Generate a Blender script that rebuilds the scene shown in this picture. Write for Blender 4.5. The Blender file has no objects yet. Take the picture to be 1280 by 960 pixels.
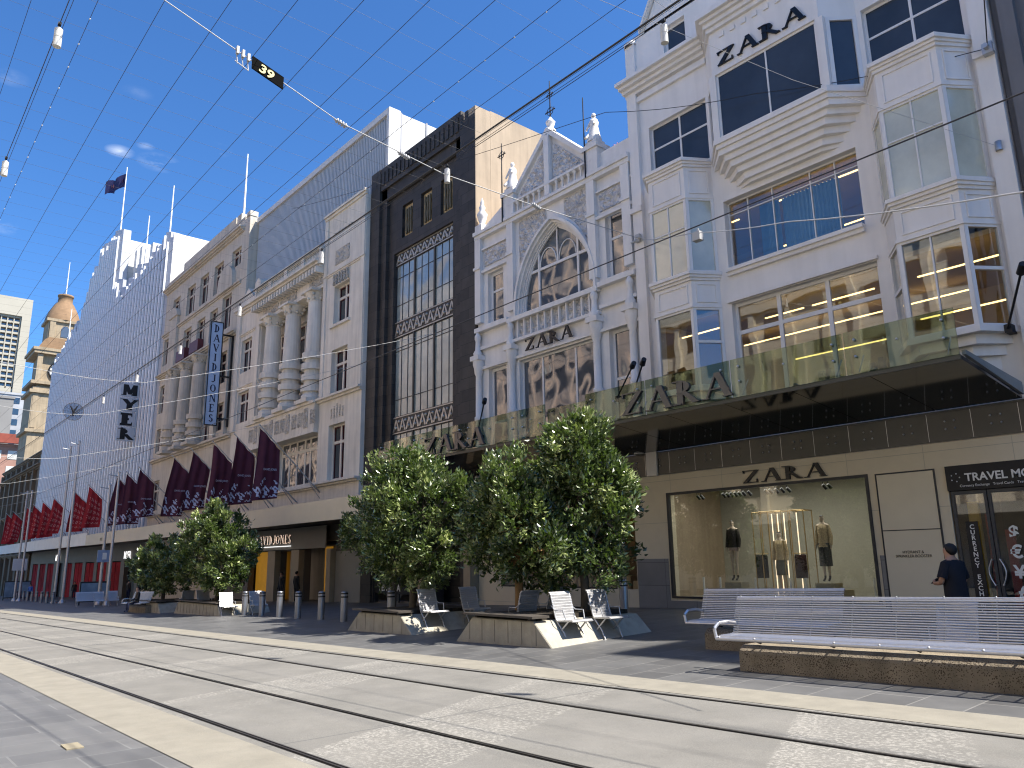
import bpy, math, random
import numpy as np
from mathutils import Vector, Matrix
S = bpy.context.scene
COL = S.collection
R = random.Random(7)
# ------------------------------------------------------------------ camera
G = 0.0203
H = 1.63
Rw = Matrix(((0.64643116, 0.18048433, -0.74131786), (0.76282183, -0.13358887, 0.63265858), (-0.01515314, 0.97446366, 0.22403339)))
cam = bpy.data.cameras.new('camera'); co = bpy.data.objects.new('camera', cam); COL.objects.link(co)
cam.sensor_fit = 'HORIZONTAL'; cam.sensor_width = 36; cam.lens = 961.0 / 1280 * 36
cam.clip_end = 4000; cam.clip_start = 0.05
M = Matrix.Identity(4)
for r in range(3):
    M[r][0] = Rw[r][0]; M[r][1] = Rw[r][1]; M[r][2] = -Rw[r][2]
M[0][3], M[1][3], M[2][3] = 0, 0, H
co.matrix_world = M
S.camera = co
# ------------------------------------------------------------------ sky and sun
SUN = Vector((0.60, 0.36, 1.0)).normalized()
W = bpy.data.worlds.new('World'); S.world = W; W.use_nodes = True
nt = W.node_tree; bg = nt.nodes['Background']
sky = nt.nodes.new('ShaderNodeTexSky'); sky.sky_type = 'NISHITA'; sky.sun_disc = False
sky.sun_elevation = math.asin(SUN.z); sky.sun_rotation = math.atan2(SUN.x, SUN.y)
sky.air_density = 1.0; sky.dust_density = 0.2; sky.ozone_density = 2.2; sky.altitude = 50
bg.inputs[1].default_value = 0.090
# a few small wisps of cloud low over the roofs
tc = nt.nodes.new('ShaderNodeTexCoord')
def wnode(t, **k):
    n = nt.nodes.new(t)
    for a, b in k.items(): setattr(n, a, b)
    return n
nz = wnode('ShaderNodeTexNoise'); nz.inputs['Scale'].default_value = 14; nz.inputs['Detail'].default_value = 7; nz.inputs['Roughness'].default_value = .62
mp = wnode('ShaderNodeMapping'); mp.inputs['Scale'].default_value = (1, 1, 2.6)
nt.links.new(tc.outputs['Generated'], mp.inputs[0]); nt.links.new(mp.outputs[0], nz.inputs['Vector'])
acc = None
for (px, py, rr, amp) in [(150, 189, .011, .62), (199, 203, .017, .62), (270, 187, .013, .42), (182, 183, .007, .35), (12, 96, .014, .25), (172, 116, .012, .12), (8, 285, .012, .4)]:
    d = (Rw @ Vector(((px - 640) / 961, -(py - 480) / 961, 1))).normalized()
    sub = wnode('ShaderNodeVectorMath', operation='SUBTRACT'); sub.inputs[1].default_value = d
    nt.links.new(tc.outputs['Generated'], sub.inputs[0])
    sc_ = wnode('ShaderNodeVectorMath', operation='MULTIPLY'); sc_.inputs[1].default_value = (1, 1, 2.4)
    nt.links.new(sub.outputs[0], sc_.inputs[0])
    ln = wnode('ShaderNodeVectorMath', operation='LENGTH'); nt.links.new(sc_.outputs[0], ln.inputs[0])
    mr = wnode('ShaderNodeMapRange'); mr.inputs[1].default_value = rr * 1.5; mr.inputs[2].default_value = 0; mr.inputs[3].default_value = 0; mr.inputs[4].default_value = amp
    nt.links.new(ln.outputs['Value'], mr.inputs[0])
    if acc is None: acc = mr.outputs[0]
    else:
        a = wnode('ShaderNodeMath', operation='ADD'); nt.links.new(acc, a.inputs[0]); nt.links.new(mr.outputs[0], a.inputs[1]); acc = a.outputs[0]
nr = wnode('ShaderNodeMapRange'); nr.inputs[1].default_value = .42; nr.inputs[2].default_value = .70
nt.links.new(nz.outputs[0], nr.inputs[0])
mu = wnode('ShaderNodeMath', operation='MULTIPLY', use_clamp=True); nt.links.new(nr.outputs[0], mu.inputs[0]); nt.links.new(acc, mu.inputs[1])
mx = wnode('ShaderNodeMixRGB'); mx.inputs[2].default_value = (6.5, 7, 7.6, 1)
tint = wnode('ShaderNodeMixRGB', blend_type='MULTIPLY'); tint.inputs[0].default_value = 1; tint.inputs[2].default_value = (.42, .76, 1.14, 1)
nt.links.new(sky.outputs[0], tint.inputs[1])
nt.links.new(mu.outputs[0], mx.inputs[0]); nt.links.new(tint.outputs[0], mx.inputs[1]); nt.links.new(mx.outputs[0], bg.inputs[0])
sl = bpy.data.lights.new('sun', 'SUN'); sl.energy = 5.0; sl.angle = math.radians(.53); sl.color = (1, .94, .84)
so = bpy.data.objects.new('sun', sl); COL.objects.link(so); so.rotation_euler = SUN.to_track_quat('Z', 'Y').to_euler()
S.view_settings.view_transform = 'Standard'; S.view_settings.look = 'None'; S.view_settings.gamma = 1; S.view_settings.use_curve_mapping = False
S.view_settings.exposure = 1.1
S.render.engine = 'CYCLES'
cy = S.cycles
cy.max_bounces = 7; cy.diffuse_bounces = 3; cy.glossy_bounces = 4; cy.transmission_bounces = 4; cy.transparent_max_bounces = 14
cy.caustics_reflective = False; cy.caustics_refractive = False; cy.sample_clamp_indirect = 4
cy.pixel_filter_type = 'BLACKMAN_HARRIS'; cy.filter_width = 1.15
cy.use_denoising = True
try: cy.denoiser = 'OPENIMAGEDENOISE'
except Exception: pass

def gz(x, y): return G * x + 0.032 * max(0, y - 9.5)
# ------------------------------------------------------------------ materials
MATS = {}
def mat(name, col, rough=.7, var=.12, scale=1.2, bump=0, bscale=20, metal=0, spec=.4, streak=0, emit=None, estr=0, wave=None):
    """Principled with noise tone variation, optional vertical weather streaks and noise bump"""
    if name in MATS: return MATS[name]
    m = bpy.data.materials.new(name); m.use_nodes = True; t = m.node_tree; N = t.nodes; L = t.links
    b = N['Principled BSDF']
    b.inputs['Roughness'].default_value = rough; b.inputs['Metallic'].default_value = metal
    b.inputs['Specular IOR Level'].default_value = spec
    g = N.new('ShaderNodeNewGeometry')
    n = N.new('ShaderNodeTexNoise'); n.inputs['Scale'].default_value = scale; n.inputs['Detail'].default_value = 6; n.inputs['Roughness'].default_value = .62
    L.new(g.outputs['Position'], n.inputs['Vector'])
    mr = N.new('ShaderNodeMapRange'); mr.inputs[1].default_value = .3; mr.inputs[2].default_value = .7; mr.inputs[3].default_value = 1 - var; mr.inputs[4].default_value = 1 + var
    L.new(n.outputs[0], mr.inputs[0]); fac = mr.outputs[0]
    if streak:
        mp = N.new('ShaderNodeMapping'); mp.inputs['Scale'].default_value = (3, 3, .22); L.new(g.outputs['Position'], mp.inputs[0])
        n2 = N.new('ShaderNodeTexNoise'); n2.inputs['Scale'].default_value = 1; n2.inputs['Detail'].default_value = 5; L.new(mp.outputs[0], n2.inputs['Vector'])
        m2 = N.new('ShaderNodeMapRange'); m2.inputs[1].default_value = .42; m2.inputs[2].default_value = .72; m2.inputs[3].default_value = 1; m2.inputs[4].default_value = 1 - streak
        L.new(n2.outputs[0], m2.inputs[0]); mm = N.new('ShaderNodeMath'); mm.operation = 'MULTIPLY'; L.new(fac, mm.inputs[0]); L.new(m2.outputs[0], mm.inputs[1]); fac = mm.outputs[0]
    v = N.new('ShaderNodeVectorMath'); v.operation = 'SCALE'; v.inputs[0].default_value = col[:3]; L.new(fac, v.inputs['Scale'])
    L.new(v.outputs[0], b.inputs['Base Color'])
    if bump:
        nb = N.new('ShaderNodeTexNoise'); nb.inputs['Scale'].default_value = bscale; nb.inputs['Detail'].default_value = 4; L.new(g.outputs['Position'], nb.inputs['Vector'])
        bp = N.new('ShaderNodeBump'); bp.inputs['Strength'].default_value = bump; bp.inputs['Distance'].default_value = .02; L.new(nb.outputs[0], bp.inputs['Height']); L.new(bp.outputs[0], b.inputs['Normal'])
    if emit:
        b.inputs['Emission Color'].default_value = (*emit, 1); b.inputs['Emission Strength'].default_value = estr
    MATS[name] = m; return m
def relief(name, col, scale=4):
    """carved ornament: voronoi displacement bump with dark joints"""
    m = mat(name, col, .75, .1, 2); t = m.node_tree; N = t.nodes; L = t.links
    g = N.new('ShaderNodeNewGeometry'); v = N.new('ShaderNodeTexVoronoi'); v.inputs['Scale'].default_value = scale; v.feature = 'SMOOTH_F1'
    w = N.new('ShaderNodeTexNoise'); w.inputs['Scale'].default_value = scale * .7; w.inputs['Distortion'].default_value = 2.5; L.new(g.outputs['Position'], w.inputs['Vector'])
    L.new(g.outputs['Position'], v.inputs['Vector'])
    a = N.new('ShaderNodeMath'); a.operation = 'MULTIPLY'; L.new(v.outputs[0], a.inputs[0]); L.new(w.outputs[0], a.inputs[1])
    bp = N.new('ShaderNodeBump'); bp.inputs['Strength'].default_value = 1; bp.inputs['Distance'].default_value = .55; L.new(a.outputs[0], bp.inputs['Height'])
    L.new(bp.outputs[0], N['Principled BSDF'].inputs['Normal']); return m
def glass(name, tint=(.85, .9, .9), refl=1.0, rough=.02, thin=.04, wob=0.0):
    """thin architectural pane: see-through with a fresnel mirror"""
    if name in MATS: return MATS[name]
    m = bpy.data.materials.new(name); m.use_nodes = True; t = m.node_tree; N = t.nodes; L = t.links
    N.remove(N['Principled BSDF']); out = N['Material Output']
    tr = N.new('ShaderNodeBsdfTransparent'); tr.inputs[0].default_value = (*tint, 1)
    gl = N.new('ShaderNodeBsdfGlossy'); gl.inputs['Roughness'].default_value = rough; gl.inputs[0].default_value = (refl, refl, refl, 1)
    fr = N.new('ShaderNodeLayerWeight'); fr.inputs[0].default_value = .5
    p = N.new('ShaderNodeMath'); p.operation = 'POWER'; p.inputs[1].default_value = 3.2; L.new(fr.outputs['Facing'], p.inputs[0])
    a = N.new('ShaderNodeMath'); a.operation = 'MULTIPLY_ADD'; a.inputs[1].default_value = .8; a.inputs[2].default_value = thin; a.use_clamp = True; L.new(p.outputs[0], a.inputs[0])
    mx = N.new('ShaderNodeMixShader'); L.new(a.outputs[0], mx.inputs[0]); L.new(tr.outputs[0], mx.inputs[1]); L.new(gl.outputs[0], mx.inputs[2]); L.new(mx.outputs[0], out.inputs[0])
    if wob:
        g = N.new('ShaderNodeNewGeometry'); n = N.new('ShaderNodeTexNoise'); n.inputs['Scale'].default_value = .8; n.inputs['Detail'].default_value = 1; L.new(g.outputs['Position'], n.inputs['Vector'])
        bp = N.new('ShaderNodeBump'); bp.inputs['Strength'].default_value = wob; bp.inputs['Distance'].default_value = .05; L.new(n.outputs[0], bp.inputs['Height']); L.new(bp.outputs[0], gl.inputs['Normal'])
    MATS[name] = m; return m
def darkpane(name, col, rough=.03, wob=.5, spec=1.0):
    """window pane with a dim room behind: dark body colour and mirror-like reflection with old-glass waviness"""
    m = mat(name, col, rough, .25, .5, 0, spec=spec); t = m.node_tree; N = t.nodes; L = t.links
    b = N['Principled BSDF']; b.inputs['IOR'].default_value = 1.75
    g = N.new('ShaderNodeNewGeometry'); n = N.new('ShaderNodeTexNoise'); n.inputs['Scale'].default_value = .7; n.inputs['Detail'].default_value = 1; L.new(g.outputs['Position'], n.inputs['Vector'])
    bp = N.new('ShaderNodeBump'); bp.inputs['Strength'].default_value = wob; bp.inputs['Distance'].default_value = .06; L.new(n.outputs[0], bp.inputs['Height']); L.new(bp.outputs[0], b.inputs['Normal'])
    return m
def brickmat(name, c1, c2, mortar, bw, rh, ms, rough=.6, rot=False, plane='XY', var=.1, spec=.35, spots=0, bias=0, off=.5):
    m = mat(name, (1, 1, 1), rough, var, 1.6, 0, spec=spec); t = m.node_tree; N = t.nodes; L = t.links; b = N['Principled BSDF']
    g = N.new('ShaderNodeNewGeometry'); s = N.new('ShaderNodeSeparateXYZ'); c = N.new('ShaderNodeCombineXYZ'); L.new(g.outputs['Position'], s.inputs[0])
    if plane == 'XY':
        a, bb = ('Y', 'X') if rot else ('X', 'Y')
    else: a, bb = plane[0], plane[1]
    L.new(s.outputs[a], c.inputs[0]); L.new(s.outputs[bb], c.inputs[1])
    br = N.new('ShaderNodeTexBrick'); br.inputs['Color1'].default_value = (*c1, 1); br.inputs['Color2'].default_value = (*c2, 1); br.inputs['Mortar'].default_value = (*mortar, 1)
    br.inputs['Scale'].default_value = 1; br.inputs['Brick Width'].default_value = bw; br.inputs['Row Height'].default_value = rh; br.inputs['Mortar Size'].default_value = ms; br.inputs['Mortar Smooth'].default_value = .2; br.inputs['Bias'].default_value = bias; br.offset = off
    L.new(c.outputs[0], br.inputs['Vector'])
    v = [n for n in N if n.bl_idname == 'ShaderNodeVectorMath'][0]
    L.new(br.outputs[0], v.inputs[0])
    col = v.outputs[0]
    if spots:
        n3 = N.new('ShaderNodeTexNoise'); n3.inputs['Scale'].default_value = 2.2; n3.inputs['Detail'].default_value = 8; n3.inputs['Roughness'].default_value = .7; L.new(g.outputs['Position'], n3.inputs['Vector'])
        r3 = N.new('ShaderNodeMapRange'); r3.inputs[1].default_value = .5; r3.inputs[2].default_value = .72; r3.inputs[4].default_value = spots; L.new(n3.outputs[0], r3.inputs[0])
        mx = N.new('ShaderNodeMixRGB'); mx.inputs[2].default_value = (.07, .07, .075, 1); L.new(r3.outputs[0], mx.inputs[0]); L.new(col, mx.inputs[1]); col = mx.outputs[0]
    L.new(col, b.inputs['Base Color'])
    bp = N.new('ShaderNodeBump'); bp.inputs['Strength'].default_value = .35; bp.inputs['Distance'].default_value = .01; bp.invert = True; L.new(br.outputs['Fac'], bp.inputs['Height']); L.new(bp.outputs[0], b.inputs['Normal'])
    return m
# ------------------------------------------------------------------ mesh helper
class MB:
    def __init__(s): s.v = []; s.f = []; s.m = []; s.sm = []
    def add(s, vs, fs, mi=0, smooth=False):
        o = len(s.v); s.v += [tuple(v) for v in vs]
        for f in fs: s.f.append(tuple(i + o for i in f)); s.m.append(mi); s.sm.append(smooth)
    def quad(s, a, b, c, d, mi=0): s.add([a, b, c, d], [(0, 1, 2, 3)], mi)
    def box(s, x0, x1, y0, y1, z0, z1, mi=0):
        vs = [(x, y, z) for x in (x0, x1) for y in (y0, y1) for z in (z0, z1)]
        s.add(vs, [(0, 1, 3, 2), (4, 6, 7, 5), (0, 4, 5, 1), (2, 3, 7, 6), (0, 2, 6, 4), (1, 5, 7, 3)], mi)
        return s
    def bx(s, c, d, mi=0, rz=0):
        vs = []
        ca, sa = math.cos(rz), math.sin(rz)
        for x in (-.5, .5):
            for y in (-.5, .5):
                for z in (-.5, .5):
                    X, Y = x * d[0], y * d[1]; vs.append((c[0] + X * ca - Y * sa, c[1] + X * sa + Y * ca, c[2] + z * d[2]))
        s.add(vs, [(0, 1, 3, 2), (4, 6, 7, 5), (0, 4, 5, 1), (2, 3, 7, 6), (0, 2, 6, 4), (1, 5, 7, 3)], mi); return s
    def prism(s, poly, axis, a, b, mi=0):
        """poly (u,v) extruded: axis 'X': (a|b,u,v); 'Y': (u,a|b,v); 'Z': (u,v,a|b)"""
        def P(t, u, v): return (t, u, v) if axis == 'X' else (u, t, v) if axis == 'Y' else (u, v, t)
        n = len(poly); vs = [P(a, *p) for p in poly] + [P(b, *p) for p in poly]
        fs = [tuple(range(n))[::-1], tuple(range(n, 2 * n))] + [(i, (i + 1) % n, n + (i + 1) % n, n + i) for i in range(n)]
        s.add(vs, fs, mi); return s
    def tube(s, p0, p1, r0, r1=None, n=8, mi=0, caps=True):
        r1 = r0 if r1 is None else r1; p0 = Vector(p0); p1 = Vector(p1); d = (p1 - p0).normalized()
        u = d.orthogonal().normalized(); w = d.cross(u); vs = []
        for p, r in ((p0, r0), (p1, r1)):
            for i in range(n):
                a = 2 * math.pi * i / n; vs.append(p + u * math.cos(a) * r + w * math.sin(a) * r)
        s.add(vs, [(i, (i + 1) % n, n + (i + 1) % n, n + i) for i in range(n)], mi, True)
        if caps: s.add([vs[i] for i in range(n)], [tuple(range(n))[::-1]], mi); s.add([vs[n + i] for i in range(n)], [tuple(range(n))], mi)
        return s
    def path(s, pts, r, n=5, mi=0):
        for a, b in zip(pts, pts[1:]): s.tube(a, b, r, r, n, mi, False)
        return s
    def lathe(s, c, prof, n=16, mi=0, half=False):
        vs = []; m = len(prof)
        for i in range(n):
            a = 2 * math.pi * i / n
            for r, z in prof: vs.append((c[0] + r * math.cos(a), c[1] + r * math.sin(a), c[2] + z))
        s.add(vs, [(i * m + j, ((i + 1) % n) * m + j, ((i + 1) % n) * m + j + 1, i * m + j + 1) for i in range(n) for j in range(m - 1)], mi, True)
        return s
    def ball(s, c, r, n=8, mi=0, sc=(1, 1, 1)):
        k = max(4, n // 2)
        vs = [(c[0] + sc[0] * r * math.sin(math.pi * j / k) * math.cos(2 * math.pi * i / n), c[1] + sc[1] * r * math.sin(math.pi * j / k) * math.sin(2 * math.pi * i / n), c[2] + sc[2] * r * math.cos(math.pi * j / k)) for i in range(n) for j in range(k + 1)]
        m = k + 1
        s.add(vs, [(i * m + j, i * m + j + 1, ((i + 1) % n) * m + j + 1, ((i + 1) % n) * m + j) for i in range(n) for j in range(k)], mi, True); return s
    def build(s, name, ms, parent=None, bevel=0):
        me = bpy.data.meshes.new(name)
        off = wloc(parent) if parent else Vector((0, 0, 0))
        me.from_pydata([(v[0] - off.x, v[1] - off.y, v[2] - off.z) for v in s.v], [], s.f)
        if not isinstance(ms, (list, tuple)): ms = [ms]
        for m in ms: me.materials.append(m)
        me.polygons.foreach_set('material_index', s.m); me.polygons.foreach_set('use_smooth', s.sm)
        import bmesh
        b = bmesh.new(); b.from_mesh(me); bmesh.ops.recalc_face_normals(b, faces=b.faces); b.to_mesh(me); b.free()
        me.update()
        o = bpy.data.objects.new(name, me); COL.objects.link(o)
        if parent: o.parent = parent
        if bevel:
            md = o.modifiers.new('bevel', 'BEVEL'); md.width = bevel; md.segments = 1; md.limit_method = 'ANGLE'
        return o
def split_build(mb, name, m, parent, cap=100):
    """every separate piece of mb becomes a part of its own; past cap the rest is one part marked stuff"""
    n = len(mb.v); root = list(range(n))
    def find(i):
        while root[i] != i: root[i] = root[root[i]]; i = root[i]
        return i
    for f in mb.f:
        for i in f[1:]: root[find(i)] = find(f[0])
    comp = {}
    for k, f in enumerate(mb.f): comp.setdefault(find(f[0]), []).append(k)
    groups = list(comp.values()); out = []
    if len(groups) > cap: groups = groups[:cap] + [[k for g in groups[cap:] for k in g]]
    for gi, g in enumerate(groups):
        q = MB(); mp = {}
        for k in g:
            for i in mb.f[k]:
                if i not in mp: mp[i] = len(q.v); q.v.append(mb.v[i])
            q.f.append(tuple(mp[i] for i in mb.f[k])); q.m.append(mb.m[k]); q.sm.append(mb.sm[k])
        o = q.build(name, m, parent); out.append(o)
        if gi == cap: o['kind'] = 'stuff'
    return out
def wloc(o):
    v = Vector(o.location); 
    while o.parent: o = o.parent; v += Vector(o.location)
    return v
def thing(name, label, cat, loc, group=None):
    o = bpy.data.objects.new(name, None); COL.objects.link(o); o.location = loc; o.empty_display_size = .2
    o['label'] = label; o['category'] = cat
    if group: o['group'] = group
    return o
def tag(o, label, cat, group=None):
    o['label'] = label; o['category'] = cat
    if group: o['group'] = group
    return o
def struct(name, mb, m):
    o = mb.build(name, m); o['kind'] = 'structure'; return o
def dup(o, loc, label, group=None, rz=None, parent=None):
    c = o.copy(); COL.objects.link(c)
    if parent: c.parent = parent
    else:
        c.location = loc; c['label'] = label
        if group: c['group'] = group
        if rz is not None: c.rotation_euler = (0, 0, rz)
    for ch in list(o.children): dup(ch, None, None, None, None, c)
    return c
ORD = ['first', 'second', 'third', 'fourth', 'fifth', 'sixth', 'seventh', 'eighth', 'ninth', 'tenth', 'eleventh', 'twelfth', 'thirteenth', 'fourteenth']
# ---- facade tools
def wall(mb, x0, x1, z0, z1, y, holes, t=.35, mi=0):
    xs = sorted({x0, x1, *[h[0] for h in holes], *[h[1] for h in holes]}); zs = sorted({z0, z1, *[h[2] for h in holes], *[h[3] for h in holes]})
    xs = [x for x in xs if x0 <= x <= x1]; zs = [z for z in zs if z0 <= z <= z1]
    for a, b in zip(xs, xs[1:]):
        for c, d in zip(zs, zs[1:]):
            mx, mz = (a + b) / 2, (c + d) / 2
            if any(h[0] < mx < h[1] and h[2] < mz < h[3] for h in holes): continue
            mb.quad((a, y, c), (b, y, c), (b, y, d), (a, y, d), mi)
    for a, b, c, d in [h[:4] for h in holes]:
        mb.quad((a, y, c), (a, y + t, c), (a, y + t, d), (a, y, d), mi); mb.quad((b, y, c), (b, y + t, c), (b, y + t, d), (b, y, d), mi)
        mb.quad((a, y, d), (b, y, d), (b, y + t, d), (a, y + t, d), mi); mb.quad((a, y, c), (b, y, c), (b, y + t, c), (a, y + t, c), mi)
    for x in (x0, x1): mb.quad((x, y, z0), (x, y + t, z0), (x, y + t, z1), (x, y, z1), mi)
    mb.quad((x0, y, z1), (x1, y, z1), (x1, y + t, z1), (x0, y + t, z1), mi)
def cornice(mb, x0, x1, y, z, h, d, mi=0, steps=3):
    """stepped moulding, widest at top, projecting d in front of y"""
    for i in range(steps):
        k = (i + 1) / steps
        mb.box(x0 - d * k * .3, x1 + d * k * .3, y - d * k, y + .05, z + h * i / steps + (.001 if i else 0), z + h * (i + 1) / steps, mi)
def window(par, x0, x1, z0, z1, y, vx=(), hz=(), fm=None, gm=None, w=.07, t=.08, gy=.03, mw=None):
    """frame mesh with mullions at vx / transoms at hz and one glass child, set at depth y"""
    mw = mw or w * .7
    b = MB(); b.box(x0, x0 + w, y, y + t, z0, z1); b.box(x1 - w, x1, y, y + t, z0, z1)
    b.box(x0 + w, x1 - w, y + .002, y + t, z1 - w, z1); b.box(x0 + w, x1 - w, y + .002, y + t, z0, z0 + w)
    for v in vx: b.box(v - mw / 2, v + mw / 2, y + .004, y + t - .004, z0 + w, z1 - w)
    for v in hz: b.box(x0 + w, x1 - w, y + .007, y + t - .007, v - mw / 2, v + mw / 2)
    f = b.build('window', fm, par)
    g = MB(); g.box(x0 + .01, x1 - .01, y + gy, y + gy + .012, z0 + .01, z1 - .01); g.build('glass', gm, f)
    return f
# ---- lettering: a drawn serif alphabet (stems thick, hairlines thin) for shop signs
GL = {
 'Z': [('h', 0, .72, .95), ('h', 0, .72, .05), ('k', .02, .06, .6, .96), ('v', .05, .78, .97, .05), ('v', .69, .03, .28, .05)],
 'A': [('n', .08, .0, .42, 1), ('k', .38, 1, .70, 0), ('h', .2, .6, .36), ('s', .08, .03, .22), ('s', .78, .03, .3)],
 'R': [('K', .14, 0, 1), ('c', .28, .73, .3, .24, -90, 90), ('h', .14, .3, .97), ('h', .14, .3, .49), ('k', .28, .5, .66, .02), ('s', .14, .03, .3), ('s', .78, .03, .2), ('s', .1, .97, .2)],
 'D': [('K', .14, 0, 1), ('c', .26, .5, .42, .47, -90, 90), ('h', .05, .3, .97), ('h', .05, .3, .03)],
 'V': [('k', 0.03, 1, .37, 0), ('n', .35, 0, .72, 1), ('s', .12, .97, .3), ('s', .70, .97, .22)],
 'I': [('K', .14, 0, 1), ('s', .21, .03, .34), ('s', .21, .97, .34)],
 'J': [('K', .32, .15, 1), ('c', .2, .15, .19, .16, 180, 360), ('s', .39, .97, .34)],
 'O': [('c', .4, .5, .38, .47, 0, 360)],
 'N': [('n', .1, 0, .1, 1), ('k', .1, 1, .66, 0), ('n', .68, 0, .68, 1), ('s', .1, .03, .22), ('s', .68, .97, .22), ('s', .06, .97, .2)],
 'E': [('K', .12, 0, 1), ('h', .05, .62, .97), ('h', .05, .64, .03), ('h', .14, .48, .52), ('v', .6, .76, .97, .05), ('v', .62, .03, .25, .05)],
 'S': [('c', .32, .74, .25, .23, 20, 270), ('c', .32, .27, .27, .25, -160, 90)],
 'M': [('n', .1, 0, .1, 1), ('k', .1, 1, .42, .1), ('n', .42, .1, .72, 1), ('K', .70, 0, 1), ('s', .1, .03, .22), ('s', .78, .03, .3)],
 'Y': [('k', .04, 1, .38, .45), ('n', .38, .45, .72, 1), ('K', .32, 0, .5), ('s', .39, .03, .32), ('s', .1, .97, .26), ('s', .7, .97, .24)],
}
GW = {'Z': .82, 'A': .86, 'R': .88, 'D': .8, 'V': .78, 'I': .42, 'J': .55, 'O': .8, 'N': .8, 'E': .72, 'S': .64, 'M': .95, 'Y': .78}
def glyph(mb, ch, ox, oz, y, h, d, wx=1.0, T=.17, th=.05, ax='Y'):
    """letter upright in the XZ plane facing -Y; ox left, oz base, y front, d depth"""
    k = [0]
    def poly(ps):
        k[0] += 1; e = k[0] * .0012
        ps = [(ox + p[0] * h * wx, oz + p[1] * h) for p in ps]
        if ax == 'Y': mb.prism(ps, 'Y', y - e, y + d)
        else: mb.prism(ps, 'X', y + e, y - d)
    for st in GL[ch]:
        q = st[0]
        if q == 'h': poly([(st[1], st[3] - th / 2), (st[2], st[3] - th / 2), (st[2], st[3] + th / 2), (st[1], st[3] + th / 2)])
        elif q == 'v': poly([(st[1] - st[4] / 2, st[3]), (st[1] + st[4] / 2, st[3]), (st[1] + st[4] / 2, st[2]), (st[1] - st[4] / 2, st[2])])
        elif q == 's': poly([(st[1] - st[3] / 2, st[2] - .025), (st[1] + st[3] / 2, st[2] - .025), (st[1] + st[3] / 2, st[2] + .025), (st[1] - st[3] / 2, st[2] + .025)])
        elif q == 'K': poly([(st[1], st[2]), (st[1] + T, st[2]), (st[1] + T, st[3]), (st[1], st[3])])
        elif q in 'kn':
            w = T if q == 'k' else th * 1.1
            w2 = w if q == 'k' else w
            poly([(st[1], st[2]), (st[1] + w2, st[2]), (st[3] + w2, st[4]), (st[3], st[4])])
        elif q == 'c':
            _, cx, cz, rx, rz, a0, a1 = st; n = max(6, int(abs(a1 - a0) / 15))
            for i in range(n):
                pa = math.radians(a0 + (a1 - a0) * i / n); pb = math.radians(a0 + (a1 - a0) * (i + 1) / n)
                def pt(a, s_):
                    w = (th + (T - th) * abs(math.cos(a)) ** 1.5) / 2
                    return (cx + (rx - (w if s_ < 0 else 0) * 2) * math.cos(a), cz + (rz - (th if s_ < 0 else 0)) * math.sin(a))
                poly([pt(pa, 1), pt(pb, 1), pt(pb, -1), pt(pa, -1)])
def serifsign(name, label, txt, x0, x1, z0, h, y, m, d=.06, T=.19, th=.055, backing=None):
    tot = sum(GW[c] for c in txt) + .12 * (len(txt) - 1); wx = (x1 - x0) / (tot * h)
    t = thing(name, label, 'sign', ((x0 + x1) / 2, y, z0)); x = x0
    for c in txt:
        b = MB(); glyph(b, c, x, z0, y, h, d, wx, T, th); b.build('letter', m, t); x += (GW[c] + .12) * h * wx
    return t
def text(par, s, x, z, y, size, m, name='lettering', align='LEFT', depth=.004, rot=(math.pi / 2, 0, 0), sx=1.0, bold=0):
    cu = bpy.data.curves.new(name, 'FONT'); cu.body = s; cu.size = size; cu.align_x = align; cu.extrude = depth; cu.offset = bold
    o = bpy.data.objects.new(name, cu); COL.objects.link(o)
    dg = bpy.context.evaluated_depsgraph_get(); me = bpy.data.meshes.new_from_object(o.evaluated_get(dg))
    bpy.data.objects.remove(o); me.materials.clear(); me.materials.append(m)
    o = bpy.data.objects.new(name, me); COL.objects.link(o)
    o.parent = par; p = wloc(par) if par else Vector((0, 0, 0)); o.location = (x - p.x, y - p.y, z - p.z); o.rotation_euler = rot; o.scale = (sx, 1, 1)
    return o
# ------------------------------------------------------------------ palette
WHITE = mat('white_painted_stone', (.80, .765, .73), .6, .04, .9, .15, 9, streak=.08)
WHITE2 = mat('gothic_white_stone', (.78, .75, .715), .6, .06, 1.1, .2, 12, streak=.12)
ORN = relief('carved_white_relief', (.68, .655, .63), 5)
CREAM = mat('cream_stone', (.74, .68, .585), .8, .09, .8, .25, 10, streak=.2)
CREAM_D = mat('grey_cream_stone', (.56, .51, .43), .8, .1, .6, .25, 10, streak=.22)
CREAM_O = relief('carved_cream_relief', (.60, .55, .47), 5)
BLACKST = brickmat('black_terracotta', (.040, .036, .033), (.062, .055, .048), (.015, .015, .015), 1.1, .55, .012, .6, plane='XZ', var=.2, spec=.3)
BEIGE = mat('beige_render', (.40, .315, .225), .85, .12, .6, .15, 6, streak=.2)
FLUTE = mat('white_fluted_cladding', (.62, .62, .64), .45, .06, .3, .05, 5, streak=.12)
FLUTE_L = mat('white_cladding_return', (.62, .61, .59), .5, .05, .5)
FRAME_W = mat('white_window_frame', (.76, .74, .72), .5, .04)
FRAME_D = mat('dark_window_frame', (.03, .03, .034), .4, .1)
FRAME_R = mat('maroon_window_frame', (.10, .02, .022), .5, .15)
STEEL = mat('brushed_steel', (.55, .55, .57), .32, .08, 30, metal=.9)
GALV = mat('galvanised_steel', (.48, .49, .51), .45, .12, 6, metal=.7)
BLACK = mat('black_metal', (.010, .010, .012), .55, .2, 5)
INK = mat('black_sign_letter', (.008, .008, .010), .35, .1)
BRONZE = mat('dark_bronze_letter', (.045, .045, .05), .25, .2, 4, spec=.8)
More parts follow.
